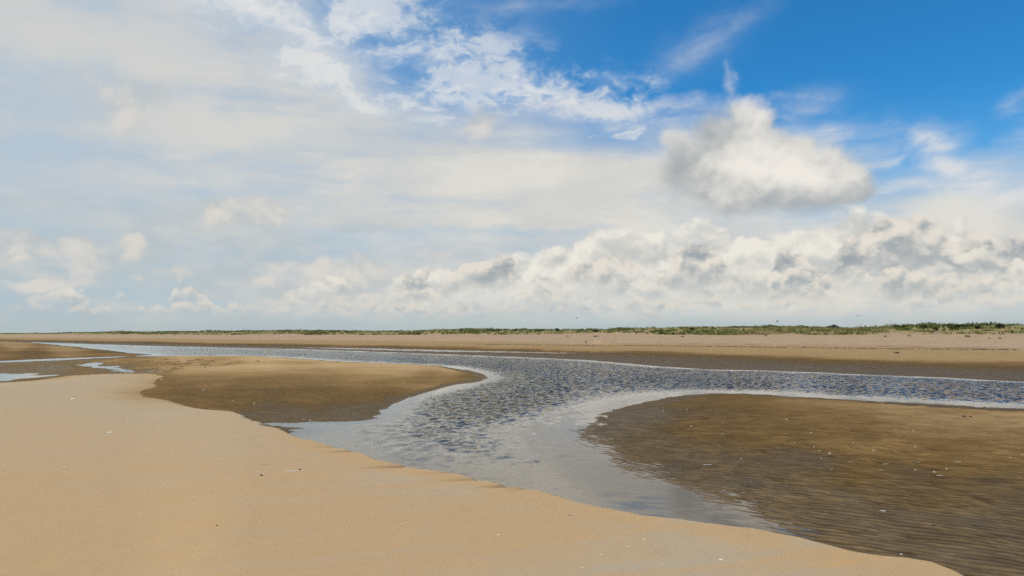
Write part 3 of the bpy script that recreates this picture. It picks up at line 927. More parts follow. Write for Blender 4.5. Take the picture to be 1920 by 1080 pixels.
# ------------------------------------------------------------------ the water: a level sheet at height 0 with wind ripples
wrows = np.array([ground(960, p)[1] for p in np.arange(1060, 640, -2.6)])
wd = np.concatenate([[1.0, 3.0, 5.0], wrows])
while wd[-1] < 900:
    wd = np.append(wd, wd[-1] * 1.05)
wa_ = np.radians(np.concatenate([np.linspace(-38, 38, 330), np.linspace(41, 319, 70)]))
WX, WY = radial_sheet(wd, wa_)
wpx, wpy = to_px(WX, np.maximum(WY, 1.0), np.zeros_like(WX))
chop = idw(np.clip(wpx, -1500, 3500), np.clip(wpy, 600, 2500), C_PTS, 3.5)
shore = np.maximum.reduce([sdf(WX, WY, P_FAR), sdf(WX, WY, P_MID), sdf(WX, WY, P_UL), sdf(WX, WY, P_RIGHT), sdf(WX, WY, P_NEAR)])
lee = np.clip((-shore) / (0.55 + 0.022 * np.hypot(WX, WY)), 0, 1)
leebar = np.clip((-sdf(WX, WY, P_RIGHT)) / (2.6), 0, 1)       # sheltered strip behind the right bar
tip = np.clip((-sdf(WX, WY, P_MID)) / (1.3), 0, 1)
chop = chop * sstep(lee, 0.15, 1.0) * (0.15 + 0.85 * sstep(leebar, 0.30, 1.0)) * (0.35 + 0.65 * tip)
water_me = grid_mesh("water", WX, WY, np.zeros_like(WX), dict(chop=chop))
water_ob = link(bpy.data.objects.new("water", water_me))
water_ob['kind'] = 'structure'
water_ob['label'] = 'shallow tidal channel with wind ripples between sandbars'

wat, t, out = material("water")
P = t.n.new('ShaderNodeNewGeometry').outputs['Position']
ch = attr(t, 'chop')
gust = t.noise(t.vm('MULTIPLY', P, (0.30, 0.55, 1)), 1.0, 4, 0.55, 0.5)
gust2 = t.noise(t.vm('MULTIPLY', P, (1.0, 1.6, 1)), 1.0, 3, 0.5)
chv = t.clamp(t.mul(ch, t.add(0.45, t.add(t.mul(gust, 0.75), t.mul(gust2, 0.35)))))


def slope(scale, ax, seed, det=2.0):
    v = t.vm('ADD', P, (seed, seed * 1.7, 0))
    wrp = t.vm('SCALE', t.noise(P, 1.2, 2, color=True), s=0.25)
    # crests run across the wind, which comes from the left and ahead
    rot = t.n.new('ShaderNodeVectorRotate')
    rot.inputs['Angle'].default_value = R(18)
    t.l.new(t.vm('ADD', v, wrp), rot.inputs['Vector'])
    q = t.vm('MULTIPLY', rot.outputs[0], ax)
    nn = t.noise(q, scale, det, 0.6, color=True)
    return t.vm('SUBTRACT', nn, (0.5, 0.5, 0.5))


s_big = slope(5.0, (1.0, 0.62, 1), 3.0)
s_mid = slope(14.0, (1.0, 0.7, 1), 11.0)
s_fin = slope(26.0, (0.5, 1.0, 1), 23.0)
s_calm = slope(7.0, (0.30, 1.0, 1), 31.0, 3.0)
s_far = slope(1.3, (0.9, 1.0, 1), 43.0, 3.0)
ruf = t.vm('ADD', t.vm('SCALE', s_big, s=2.9), t.vm('ADD', t.vm('SCALE', s_mid, s=1.0), t.vm('ADD', t.vm('SCALE', s_fin, s=0.25), t.vm('ADD', t.vm('SCALE', s_far, s=0.45), (0.0, -0.17, 0.0)))))
rsc = t.vm('SCALE', ruf, s=1.0)
t.l.new(t.mul(t.m('POWER', chv, 1.2), 0.85), rsc.node.inputs['Scale'])
csc = t.vm('SCALE', s_calm, s=0.060)
sl = t.vm('MULTIPLY', t.vm('ADD', rsc, csc), (0.55, 1.0, 0.0))
nrm = t.vm('NORMALIZE', t.vm('ADD', sl, (0, 0, 1)))
fres = t.n.new('ShaderNodeFresnel')
fres.inputs['IOR'].default_value = 1.333
t.l.new(nrm, fres.inputs['Normal'])
gl = t.n.new('ShaderNodeBsdfGlossy')
gl.inputs['Color'].default_value = (1, 1, 1, 1)
gl.inputs['Roughness'].default_value = 0.03
t.l.new(nrm, gl.inputs['Normal'])
tr = t.n.new('ShaderNodeBsdfTransparent')
tr.inputs['Color'].default_value = (0.88, 0.86, 0.79, 1)
mxs = t.n.new('ShaderNodeMixShader')
t.l.new(fres.outputs[0], mxs.inputs[0])
t.l.new(tr.outputs[0], mxs.inputs[1])
t.l.new(gl.outputs[0], mxs.inputs[2])
t.l.new(mxs.outputs[0], out.inputs['Surface'])
water_me.materials.append(wat)

# ------------------------------------------------------------------ labels that tell look-alikes apart by what lies nearest
USED = set()


def near_label(head, px, py, marks, ky=3.0):
    order = sorted(marks, key=lambda m: (m[0] - px) ** 2 + (ky * (m[1] - py)) ** 2)
    for far_ in ("", "well "):
        for (mx_, my_, nm_) in order:
            ddx, ddy = px - mx_, ky * (py - my_)
            if abs(ddx) >= abs(ddy):
                w1 = "left of" if ddx < 0 else "right of"
            else:
                w1 = "beyond" if ddy < 0 else "in front of"
            lab = "%s %s%s %s" % (head, far_, w1, nm_)
            if lab not in USED and len(lab.split()) <= 16:
                USED.add(lab)
                return lab
    return head


# ------------------------------------------------------------------ helpers for things
def tag(o, label=None, cat=None, group=None, kind=None):
    if label: o['label'] = label
    if cat: o['category'] = cat
    if group: o['group'] = group
    if kind: o['kind'] = kind
    return o


def mesh_from(name, verts, faces, mat, smooth=True, cols=None):
    me = bpy.data.meshes.new(name)
    me.from_pydata([tuple(v) for v in verts], [], faces)
    if smooth:
        me.polygons.foreach_set('use_smooth', [True] * len(me.polygons))
    if cols is not None:
        a = me.attributes.new('tone', 'FLOAT', 'POINT')
        a.data.foreach_set('value', cols)
    me.materials.append(mat)
    me.update()
    return me


def obj(name, me, parent=None, loc=None):
    o = bpy.data.objects.new(name, me)
    S.collection.objects.link(o)
    if parent is not None:
        o.parent = parent
    if loc is not None:
        o.location = loc
    return o


def empty(name, loc, rz=0.0):
    o = bpy.data.objects.new(name, None)
    S.collection.objects.link(o)
    o.location = loc
    o.rotation_euler = (0, 0, rz)
    o.empty_display_size = 0.05
    return o


def simple_mat(name, c1, c2, scale=8.0, rough=0.8, tone=False, spec=0.3):
    m_, t, out = material(name)
    b = t.n.new('ShaderNodeBsdfPrincipled')
    co = t.n.new('ShaderNodeTexCoord').outputs['Object']
    f = t.ss(t.noise(co, scale, 4, 0.6), 0.35, 0.65)
    if tone:
        f = t.clamp(t.add(attr(t, 'tone'), t.mul(t.sub(f, 0.5), 0.2)))
    t.l.new(t.mix(f, c1, c2), b.inputs['Base Color'])
    b.inputs['Roughness'].default_value = rough
    b.inputs['Specular IOR Level'].default_value = spec
    t.l.new(b.outputs[0], out.inputs['Surface'])
    return m_


# ------------------------------------------------------------------ dune grass
def blades(n_tuft, place, per, hgt_, spread, width, lean=0.35):
    """arrays of bent narrow blades, three triangles each"""
    V, T, n = [], [], 0
    x, y, z, sc, tone = place
    k = len(x)
    a = rng.uniform(0, 2 * math.pi, (k, per))
    r_ = spread * np.sqrt(rng.uniform(0, 1, (k, per))) * sc[:, None]
    bx = x[:, None] + np.cos(a) * r_
    by = y[:, None] + np.sin(a) * r_
    bz = np.repeat(z[:, None], per, 1) - 0.05
    hh = hgt_ * sc[:, None] * rng.uniform(0.55, 1.1, (k, per))
    la = rng.uniform(0, 2 * math.pi, (k, per)) * 0.5 + a * 0.5
    ll = lean * hh * rng.uniform(0.3, 1.2, (k, per))
    wl = rng.uniform(0, math.pi, (k, per))
    ww = width * sc[:, None] * rng.uniform(0.6, 1.2, (k, per))
    cx, cy = np.cos(wl) * ww, np.sin(wl) * ww
    mxx, myy, mz = bx + np.cos(la) * ll * 0.35, by + np.sin(la) * ll * 0.35, bz + hh * 0.62
    tx, ty, tz = bx + np.cos(la) * ll, by + np.sin(la) * ll, bz + hh
    vs = np.stack([np.stack([bx - cx, by - cy, bz], -1), np.stack([bx + cx, by + cy, bz], -1),
                   np.stack([mxx - cx * .8, myy - cy * .8, mz], -1), np.stack([mxx + cx * .8, myy + cy * .8, mz], -1),
                   np.stack([tx, ty, tz], -1)], 2).reshape(-1, 3)
    nb = k * per
    i = np.arange(nb)[:, None] * 5
    fc = np.concatenate([i + np.array([0, 1, 3]), i + np.array([0, 3, 2]), i + np.array([2, 3, 4])], 0)
    tn = np.repeat((tone[:, None] + rng.uniform(-0.18, 0.18, (k, per))).reshape(-1), 5)
    return vs, fc, tn


def tri_mesh(name, vs, fc, tn, mat):
    me = bpy.data.meshes.new(name)
    me.vertices.add(len(vs))
    me.vertices.foreach_set('co', vs.astype(np.float32).ravel())
    me.loops.add(len(fc) * 3)
    me.loops.foreach_set('vertex_index', fc.astype(np.int32).ravel())
    me.polygons.add(len(fc))
    me.polygons.foreach_set('loop_start', np.arange(len(fc), dtype=np.int32) * 3)
    me.update(calc_edges=True)
    a = me.attributes.new('tone', 'FLOAT', 'POINT')
    a.data.foreach_set('value', np.clip(tn, 0, 1).astype(np.float32))
    me.materials.append(mat)
    return me


def grass_mat(name, stops):
    m_, t, out = material(name)
    rp_ = t.n.new('ShaderNodeValToRGB')
    e = rp_.color_ramp.elements
    e[0].position, e[0].color = stops[0][0], (*stops[0][1], 1)
    e[1].position, e[1].color = stops[-1][0], (*stops[-1][1], 1)
    for p_, c_ in stops[1:-1]:
        q = e.new(p_)
        q.color = (*c_, 1)
    t.l.new(attr(t, 'tone'), rp_.inputs[0])
    b = t.n.new('ShaderNodeBsdfPrincipled')
    t.l.new(rp_.outputs[0], b.inputs['Base Color'])
    b.inputs['Roughness'].default_value = 0.75
    b.inputs['Specular IOR Level'].default_value = 0.15
    tl = t.n.new('ShaderNodeBsdfTranslucent')
    t.l.new(rp_.outputs[0], tl.inputs['Color'])
    mx_ = t.n.new('ShaderNodeMixShader')
    mx_.inputs[0].default_value = 0.3
    t.l.new(b.outputs[0], mx_.inputs[1])
    t.l.new(tl.outputs[0], mx_.inputs[2])
    t.l.new(mx_.outputs[0], out.inputs['Surface'])
    return m_


marram = grass_mat("marram_blades", [(0.0, (0.085, 0.115, 0.030)), (0.35, (0.165, 0.195, 0.055)), (0.65, (0.270, 0.265, 0.095)), (0.85, (0.38, 0.31, 0.14)), (1.0, (0.48, 0.38, 0.20))])


def on_coast(s_, along_):
    """world point at inland distance s_ from the straightened shore and along-shore coordinate along_"""
    off = 17 * NX + 27 * NY            # shoreline reference
    q = off + s_
    return q * NX + along_ * SX, q * NY + along_ * SY


def scatter(n, s0, s1, a0, a1, pw=1.0):
    al = a1 - (a1 - a0) * rng.uniform(0, 1, n) ** pw
    ss_ = rng.uniform(s0, s1, n)
    return on_coast(ss_, al)


# general cover of the dunes: nobody could count it
x, y = scatter(34000, 74, 120, -900, 60, 2.1)
Hh, _, _, gr = terrain(x, y)[:4]
dens_ = fbm(x * 0.10, y * 0.10, 4, 91)
keep = (gr > 0.12) & (rng.uniform(0, 1, len(x)) < 0.75 + 0.9 * dens_)
x, y, Hh = x[keep], y[keep], Hh[keep]
tone = 0.42 + 0.9 * fbm(x * 0.07, y * 0.07, 3, 92) + 0.5 * fbm(x * 0.5, y * 0.5, 2, 93)
sc = rng.uniform(0.6, 1.25, len(x)) * (0.85 + 0.8 * np.clip(fbm(x * 0.12, y * 0.12, 2, 95), -0.4, 0.6))
vs, fc, tn = blades(len(x), (x, y, Hh, sc, tone), 12, 0.55, 0.42, 0.045, 0.5)
g = obj("marram_grass", tri_mesh("marram_grass", vs, fc, tn, marram))
tag(g, "green and straw-coloured marram grass covering the low dune ridge", "dune grass", kind='stuff')

MKD = [(1695, 612, "the double-topped dark shrub"), (1762, 612, "the flat shrub in the dip"), (1812, 612, "the widest dark shrub on the mound"), (1878, 612, "the shrub at the ridge's right end"),
       (1045, 612, "the shrub by the sandy notch"), (1118, 612, "the brownish shrub on the crest"), (1300, 612, "the shrub on the long even crest"), (1457, 603, "the column under the low dark bird"),
       (1610, 598, "the column under the gliding gull"), (1081, 600, "the column under the upper dark bird"), (1560, 612, "the gap where the far woods end"), (1190, 612, "the first far woods strip")]
# separate tussocks: three shapes, copied
def tussock_mesh(i, tone_, wide):
    k = 5
    px_ = rng.uniform(-wide, wide, k)
    py_ = rng.uniform(-wide * .7, wide * .7, k)
    vs, fc, tn = blades(k, (px_, py_, np.zeros(k), rng.uniform(.8, 1.2, k), np.full(k, tone_)), 34, 0.62, 0.40, 0.03, 0.75)
    return tri_mesh("tussock", vs, fc, tn, marram)


TUS = [tussock_mesh(i, tn_, wd_) for i, (tn_, wd_) in enumerate(((0.48, .35), (0.62, .5), (0.78, .25)))]
zones = ((-20, 45, 14, "tussock on sand at the dune foot", "lone tussocks at the foot of the right-hand dunes"),
         (-110, -22, 12, "tussock on bare sand before the dunes", "lone tussocks at the foot of the middle dunes"))
for a0, a1, n, lab, grp in zones:
    for i in range(n):
        x_, y_ = on_coast(rng.uniform(66, 80), rng.uniform(a0, a1))
        o = obj("marram_tussock", TUS[rng.integers(0, 3)], loc=(x_, y_, height(x_, y_) - 0.02))
        s_ = rng.uniform(0.28, 0.5)
        o.scale = (s_ * 1.2, s_ * 1.2, s_)
        o.rotation_euler = (0, 0, rng.uniform(0, 6.28))
        qx, qy = to_px(np.array([x_]), np.array([y_]), np.array([1.2]))
        tag(o, near_label(lab, float(qx[0]), 612, MKD), "grass tussock", grp)


def at_azimuth(px, s_):
    """world point on the azimuth of photograph column px at inland distance s_"""
    x1, y1 = ground(px, 760, 0)
    r_ = math.hypot(x1, y1)
    ux_, uy_ = x1 / r_, y1 / r_
    t_ = (s_ + 30.5) / (ux_ * NX + uy_ * NY)
    return ux_ * t_, uy_ * t_


# rough tussocks standing up along the skyline
for i, px in enumerate((1125, 1150, 1172, 1196, 1225, 1262, 1290, 1330, 1372, 1408, 1456, 1502, 1548, 1580, 1600, 1622, 1640, 1662, 1700, 1722, 1748, 1842, 1856, 1900)):
    x_, y_ = at_azimuth(px + rng.uniform(-5, 5), rng.uniform(93, 99))
    o = obj("marram_tussock", TUS[rng.integers(0, 3)], loc=(x_, y_, height(x_, y_) - 0.03))
    s_ = rng.uniform(0.8, 1.2)
    o.scale = (s_ * 1.7, s_ * 1.7, s_ * 0.75)
    o.rotation_euler = (0, 0, rng.uniform(0, 6.28))
    tag(o, near_label("shaggy marram tussock on the crest", px, 612, MKD), "grass tussock", "tussocks along the dune crest")

# dark dune shrubs on the skyline
shrub_mat = grass_mat("shrub_leaves", [(0.0, (0.040, 0.058, 0.022)), (0.5, (0.075, 0.095, 0.035)), (1.0, (0.13, 0.145, 0.055))])
bark = simple_mat("bark", (0.09, 0.065, 0.045), (0.16, 0.12, 0.085), 20)


def shrub(px, s_, w_, h_, label, seed):
    r2 = np.random.default_rng(seed)
    x_, y_ = at_azimuth(px, s_)
    z_ = height(x_, y_)
    root = empty("dune_shrub", (x_, y_, z_ - 0.05), r2.uniform(0, 6))
    tag(root, label, "shrub", "dark shrubs on the dune crest")
    n = 420
    # leaf clumps through several uneven lobes
    lob = r2.uniform(-1, 1, (6, 3)) * (w_ * 0.34, w_ * 0.25, h_ * 0.16) + (0, 0, h_ * 0.58)
    rad = r2.uniform(0.22, 0.42, 6) * min(w_, h_ * 1.3)
    li = r2.integers(0, 6, n)
    d = r2.normal(size=(n, 3))
    d /= np.linalg.norm(d, axis=1)[:, None]
    c = lob[li] + d * (rad[li] * r2.uniform(0.5, 1.05, n))[:, None] * (1, 1, 0.8)
    c[:, 2] = np.maximum(c[:, 2], 0.08)
    u = r2.normal(size=(n, 3)); u /= np.linalg.norm(u, axis=1)[:, None]
    v = np.cross(u, r2.normal(size=(n, 3))); v /= np.linalg.norm(v, axis=1)[:, None]
    sz = r2.uniform(0.08, 0.17, n)[:, None]
    vs = np.stack([c - u * sz, c + v * sz * .6, c + u * sz, c - v * sz * .6], 1).reshape(-1, 3)
    i = np.arange(n)[:, None] * 4
    fc = np.concatenate([i + np.array([0, 1, 2]), i + np.array([0, 2, 3])], 0)
    tn = np.repeat(r2.uniform(0.1, 0.9, n), 4)
    obj("foliage", tri_mesh("foliage", vs, fc, tn, shrub_mat), root)
    V, F = [], []
    for k in range(4):
        tx, ty, tz = lob[k]
        b0 = len(V)
        for (cx, cy, cz, rr) in ((tx * .15, ty * .15, 0, .045), (tx * .5, ty * .5, tz * .55, .03), (tx, ty, tz, .012)):
            for q in range(5):
                V.append((cx + rr * math.cos(q * 1.2566), cy + rr * math.sin(q * 1.2566), cz))
        for l_ in range(2):
            for q in range(5):
                F.append((b0 + l_ * 5 + q, b0 + l_ * 5 + (q + 1) % 5, b0 + l_ * 5 + 5 + (q + 1) % 5, b0 + l_ * 5 + 5 + q))
    obj("stem", mesh_from("stem", V, F, bark), root)


for px, s_, w_, h_, lab, sd in (
        (1695, 98, 2.4, 0.75, "dark shrub with a double top, left of the widest shrub on the right-hand dune", 1),
        (1735, 100, 1.0, 0.55, "small dark shrub between the double-topped shrub and the flat one on the dune", 2),
        (1762, 97, 1.6, 0.5, "low flat dark shrub in the dip of the right-hand dune crest", 3),
        (1791, 98, 1.5, 0.8, "rounded dark shrub at the left foot of the highest grass mound", 4),
        (1812, 99, 2.6, 0.7, "widest dark shrub on top of the highest grass mound", 5),
        (1838, 98, 1.0, 0.45, "small shrub just right of the widest one on the mound", 6),
        (1878, 99, 2.6, 0.75, "dark shrub at the far right end of the dune crest", 7),
        (1045, 97, 1.6, 0.6, "dark shrub on the middle crest just left of the sandy dune notch", 8),
        (1012, 97, 1.5, 0.45, "low dark shrub left of the one by the sandy dune notch", 9),
        (966, 98, 1.6, 0.4, "small low shrub on the middle dunes, leftmost of three in a row", 10),
        (596, 98, 2.2, 0.5, "dark shrub on the distant left dunes, a lone low hump", 11),
        (1118, 96, 1.8, 0.5, "brownish dark shrub on the crest right of the sandy dune notch", 12),
        (1300, 97, 1.2, 0.55, "dark shrub on the long even crest right of the middle dunes", 13)):
    shrub(px, s_, w_, h_, lab, sd)

# ------------------------------------------------------------------ far woods behind the dunes
wood_mat = grass_mat("far_leaves", [(0.0, (0.030, 0.045, 0.040)), (1.0, (0.065, 0.085, 0.060))])
VS, FC, TN, off = [], [], [], 0
for (p0, p1, ds, hh) in ((1120, 1215, 1500, 6.0), (1290, 1600, 1300, 7.5), (1600, 1800, 1500, 7.0), (1780, 2100, 1200, 8.5)):
    n = int((p1 - p0) * 26)
    px = rng.uniform(p0, p1, n)
    dd = ds + rng.uniform(-60, 60, n)
    ax = (px - 960) / FPX
    x, y = ax * dd, dd
    prof = hh * (0.80 + 0.5 * fbm(px * 0.05, px * 0, 3, 7)) * sstep(px, p0, p0 + 30) * (1 - sstep(px, p1 - 30, p1))
    z = 1.8 + rng.uniform(0.0, 1, n) ** 0.8 * prof
    c = np.stack([x, y, z], -1)
    u = rng.normal(size=(n, 3)); u /= np.linalg.norm(u, axis=1)[:, None]
    v = np.cross(u, rng.normal(size=(n, 3))); v /= np.linalg.norm(v, axis=1)[:, None]
    sz = rng.uniform(0.7, 1.7, n)[:, None]
    vs = np.stack([c - u * sz, c + v * sz * .7, c + u * sz, c - v * sz * .7], 1).reshape(-1, 3)
    i = np.arange(n)[:, None] * 4 + off
    FC.append(np.concatenate([i + np.array([0, 1, 2]), i + np.array([0, 2, 3])], 0))
    VS.append(vs)
    TN.append(np.repeat(rng.uniform(0, 1, n), 4))
    off += len(vs)
tl_ = obj("treeline", tri_mesh("treeline", np.concatenate(VS), np.concatenate(FC), np.concatenate(TN), wood_mat))
tag(tl_, "thin dark line of far-off woods just above the dunes", "treeline", kind='stuff')

# ------------------------------------------------------------------ strand line: a thin strip of seaweed bits along the upper beach
weed = simple_mat("dry_seaweed", (0.035, 0.028, 0.018), (0.10, 0.075, 0.045), 30)


def lumps(n, cx, cy, cz, size, r_=None):
    r_ = r_ or rng
    oc = np.array([(1, 0, 0), (-1, 0, 0), (0, 1, 0), (0, -1, 0), (0, 0, 1), (0, 0, -.6)], float)
    of = np.array([(0, 2, 4), (2, 1, 4), (1, 3, 4), (3, 0, 4), (2, 0, 5), (1, 2, 5), (3, 1, 5), (0, 3, 5)])
    j = oc[None] * r_.uniform(0.5, 1.3, (n, 6, 1)) * size[:, None, :]
    a = r_.uniform(0, 6.28, n)
    ca, sa_ = np.cos(a)[:, None], np.sin(a)[:, None]
    jx, jy = j[..., 0] * ca - j[..., 1] * sa_, j[..., 0] * sa_ + j[..., 1] * ca
    vs = np.stack([jx + cx[:, None], jy + cy[:, None], j[..., 2] + cz[:, None]], -1).reshape(-1, 3)
    fc = (of[None] + (np.arange(n) * 6)[:, None, None]).reshape(-1, 3)
    return vs, fc


n = 1500
al = 40 - 115 * rng.uniform(0, 1, n)
sx_ = 28.5 + 3 * fbm(al * 0.05, al * 0, 2, 9) + rng.normal(0, 0.35, n)
x, y = on_coast(sx_, al)
z = terrain(x, y)[0]
vs, fc = lumps(n, x, y, z + 0.01, np.stack([rng.uniform(.05, .26, n), rng.uniform(.03, .10, n), rng.uniform(.01, .035, n)], -1))
sw = obj("strandline", tri_mesh("strandline", vs, fc, np.zeros(len(vs)), weed))
tag(sw, "thin dark strandline of seaweed bits along the upper beach", "seaweed", kind='stuff')

# ------------------------------------------------------------------ shells, pebbles and bits lying on the sand
shell_w = simple_mat("shell_white", (0.86, 0.81, 0.72), (0.74, 0.67, 0.56), 60, 0.45, spec=0.4)
shell_o = simple_mat("shell_orange", (0.72, 0.44, 0.22), (0.80, 0.62, 0.42), 60, 0.5)
shell_b = simple_mat("shell_brown", (0.20, 0.14, 0.08), (0.45, 0.36, 0.25), 60, 0.5)
stone = simple_mat("dark_pebble", (0.045, 0.035, 0.03), (0.10, 0.08, 0.06), 50, 0.6)
twig = simple_mat("driftwood", (0.15, 0.10, 0.06), (0.26, 0.19, 0.12), 40, 0.8)


def cockle_mesh(mat):
    """ribbed fan-shaped half shell, umbo at -y, about 1 wide"""
    V, F = [], []
    nu, nv = 13, 5
    for i in range(nu):
        a = -1.15 + 2.3 * i / (nu - 1)
        rib = 1.0 + (0.05 if i % 2 else -0.03)
        for j in range(nv):
            r_ = (j + 0.15) / (nv - 0.85)
            V.append((math.sin(a) * r_ * 0.52 * rib, (math.cos(a) * r_ - 0.5) * 0.86 * rib, 0.30 * math.sqrt(max(0.0, 1 - r_ ** 2 * 0.98)) * (1 - 0.15 * abs(a)) + (0.012 if i % 2 else 0)))
    for i in range(nu - 1):
        for j in range(nv - 1):
            k = i * nv + j
            F.append((k, k + nv, k + nv + 1, k + 1))
    m_ = len(V)
    V += [(v[0] * 0.94, v[1] * 0.94, v[2] - 0.035) for v in V]
    F += [tuple(q + m_ for q in reversed(f)) for f in F[:(nu - 1) * (nv - 1)]]
    return mesh_from("cockle", V, F, mat)


def razor_mesh(mat, bend=0.06):
    """long slightly bowed half tube, 1 long and 0.14 wide"""
    V, F = [], []
    nl_, nw = 9, 6
    for i in range(nl_):
        u = i / (nl_ - 1)
        wd_ = 0.07 * (1 - 0.45 * abs(2 * u - 1) ** 6)
        for j in range(nw):
            a = math.pi * j / (nw - 1)
            V.append((u - 0.5, math.cos(a) * wd_ + bend * (1 - (2 * u - 1) ** 2), math.sin(a) * wd_ * 0.62))
    for i in range(nl_ - 1):
        for j in range(nw - 1):
            k = i * nw + j
            F.append((k, k + 1, k + nw + 1, k + nw))
    m_ = len(V)
    n_ = len(F)
    V += [(v[0], v[1] * 0.93, v[2] - 0.012) for v in V]
    F += [tuple(q + m_ for q in reversed(f)) for f in F[:n_]]
    return mesh_from("razor", V, F, mat)


def pebble_mesh(mat, seed):
    bm = bmesh.new()
    bmesh.ops.create_icosphere(bm, subdivisions=2, radius=0.5)
    r2 = random.Random(seed)
    ph = [r2.uniform(0, 6) for _ in range(3)]
    for v in bm.verts:
        k = 1 + 0.12 * math.sin(v.co.x * 5 + ph[0]) + 0.10 * math.sin(v.co.y * 6 + ph[1])
        v.co = Vector((v.co.x * k, v.co.y * k * 0.8, v.co.z * 0.55 * k + 0.12))
    for f in bm.faces:
        f.smooth = True
    me = bpy.data.meshes.new("pebble")
    bm.to_mesh(me)
    bm.free()
    me.materials.append(mat)
    return me


def twig_mesh(mat, seed):
    r2 = random.Random(seed)
    V, F = [], []
    n_ = 8
    for i in range(n_):
        u = i / (n_ - 1)
        rr = 0.028 * (1 - 0.6 * u) + 0.006
        cy, cz = 0.07 * math.sin(u * 4 + seed), 0.03 + 0.02 * math.sin(u * 7)
        for q in range(6):
            a = q * math.pi / 3
            V.append((u - 0.5, cy + rr * math.cos(a) + r2.uniform(-.004, .004), cz + rr * math.sin(a)))
    for i in range(n_ - 1):
        for q in range(6):
            F.append((i * 6 + q, i * 6 + (q + 1) % 6, i * 6 + 6 + (q + 1) % 6, i * 6 + 6 + q))
    F.append(tuple(range(5, -1, -1)))
    F.append(tuple((n_ - 1) * 6 + q for q in range(6)))
    # side shoot
    b0 = len(V)
    for i in range(3):
        u = i / 2
        rr = 0.014 * (1 - 0.5 * u)
        for q in range(5):
            a = q * 1.2566
            V.append((0.05 + 0.16 * u, 0.05 + 0.14 * u + rr * math.cos(a), 0.035 + 0.03 * u + rr * math.sin(a)))
    for i in range(2):
        for q in range(5):
            F.append((b0 + i * 5 + q, b0 + i * 5 + (q + 1) % 5, b0 + i * 5 + 5 + (q + 1) % 5, b0 + i * 5 + 5 + q))
    return mesh_from("twig", V, F, mat)


ME = dict(cockle=cockle_mesh(shell_w), cockle_o=cockle_mesh(shell_o), cockle_b=cockle_mesh(shell_b), razor=razor_mesh(shell_w), razor_s=razor_mesh(shell_w, 0.02),
          pebble=pebble_mesh(stone, 3), twig=twig_mesh(twig, 2), scrap=twig_mesh(weed, 5))
NAMES = dict(cockle=("cockle_shell", "shell"), cockle_o=("cockle_shell", "shell"), cockle_b=("cockle_shell", "shell"), razor=("razor_shell", "shell"), razor_s=("razor_shell", "shell"),
             pebble=("pebble", "pebble"), twig=("twig", "twig"), scrap=("seaweed_scrap", "seaweed"))


def lay(kind_, px, py, wpx, label, group=None, rot=None, tilt=0.0):
    """lay a small thing where the photograph's ray meets the sand; wpx = its width in photograph pixels"""
    z_ = 0.1
    for _ in range(6):
        x_, y_ = ground(px, py, z_)
        z_ = 0.5 * z_ + 0.5 * height(x_, y_)
    x_, y_ = ground(px, py, z_)
    size = wpx / FPX * math.hypot(x_, y_)
    nm_, cat = NAMES[kind_]
    o = obj(nm_, ME[kind_], loc=(x_, y_, height(x_, y_) + (0.002 if 'razor' in kind_ else -0.01 * size)))
    o.scale = (size, size, size * (0.45 if kind_ != 'pebble' else 0.8))
    o.rotation_euler = (R(tilt), R(tilt * 0.5), R(rot if rot is not None else rng.uniform(0, 360)))
    tag(o, label, cat, group)


MK1 = [(319, 916, "the brightest cockle shell on the foreground bank"), (490, 892, "the black pebble on the foreground bank"), (550, 884, "the long razor shell on the bank"), (664, 947, "the lone cockle mid-bank"),
       (811, 917, "the orange shell near the bank's channel edge"), (935, 1003, "the shell at the tip of the grey drift streak"), (1205, 1025, "the pair of orange shells low on the bank"),
       (875, 1047, "the forked twig at the bottom of the bank"), (206, 811, "the long pale shell flake"), (137, 748, "the flake on the bank's left end"), (228, 870, "the brown seaweed scrap left on the bank"),
       (225, 1046, "the bottom left seaweed scrap"), (1352, 1050, "the flat flake on the orange drifts"), (404, 785, "the brown scrap near the bank's rim"), (370, 1021, "the low brown scrap on the bank"), (488, 795, "the razor shell on the bank's rim")]
MK2 = [(1327, 872, "the bowed razor shell on the rippled bar"), (1655, 957, "the longest razor shell on the rippled bar"), (1652, 882, "the short straight razor shell"), (1594, 867, "the greyish razor shell"),
       (1797, 866, "the thin flat razor shell"), (1762, 892, "the razor shell below the shell cluster"), (1681, 806, "the razor shell on the paler upper bar"), (1591, 806, "the faint thin razor shell"),
       (1556, 850, "the brightest round shell on the bar"), (1749, 986, "the black pebble low on the bar"), (1813, 782, "the two dark lumps on the bar"), (1085, 805, "the left tip of the rippled bar"),
       (1340, 738, "the channel bend along the bar's far edge"), (1914, 896, "the yellowish razor shell")]
MK3 = [(904, 709, "the pointed tip of the left bar"), (488, 795, "the razor shell on the bank's rim"), (250, 735, "the notch where bank and left bar meet"), (190, 688, "the broken puddle on the left flat"),
       (560, 806, "the small dark sand spit"), (600, 670, "the left bar's pale top"), (727, 765, "the step in the left bar's near shore")]
L1 = ("tiny white shell fragment lying on the smooth dry foreground bank", "white shell bits on the foreground bank")
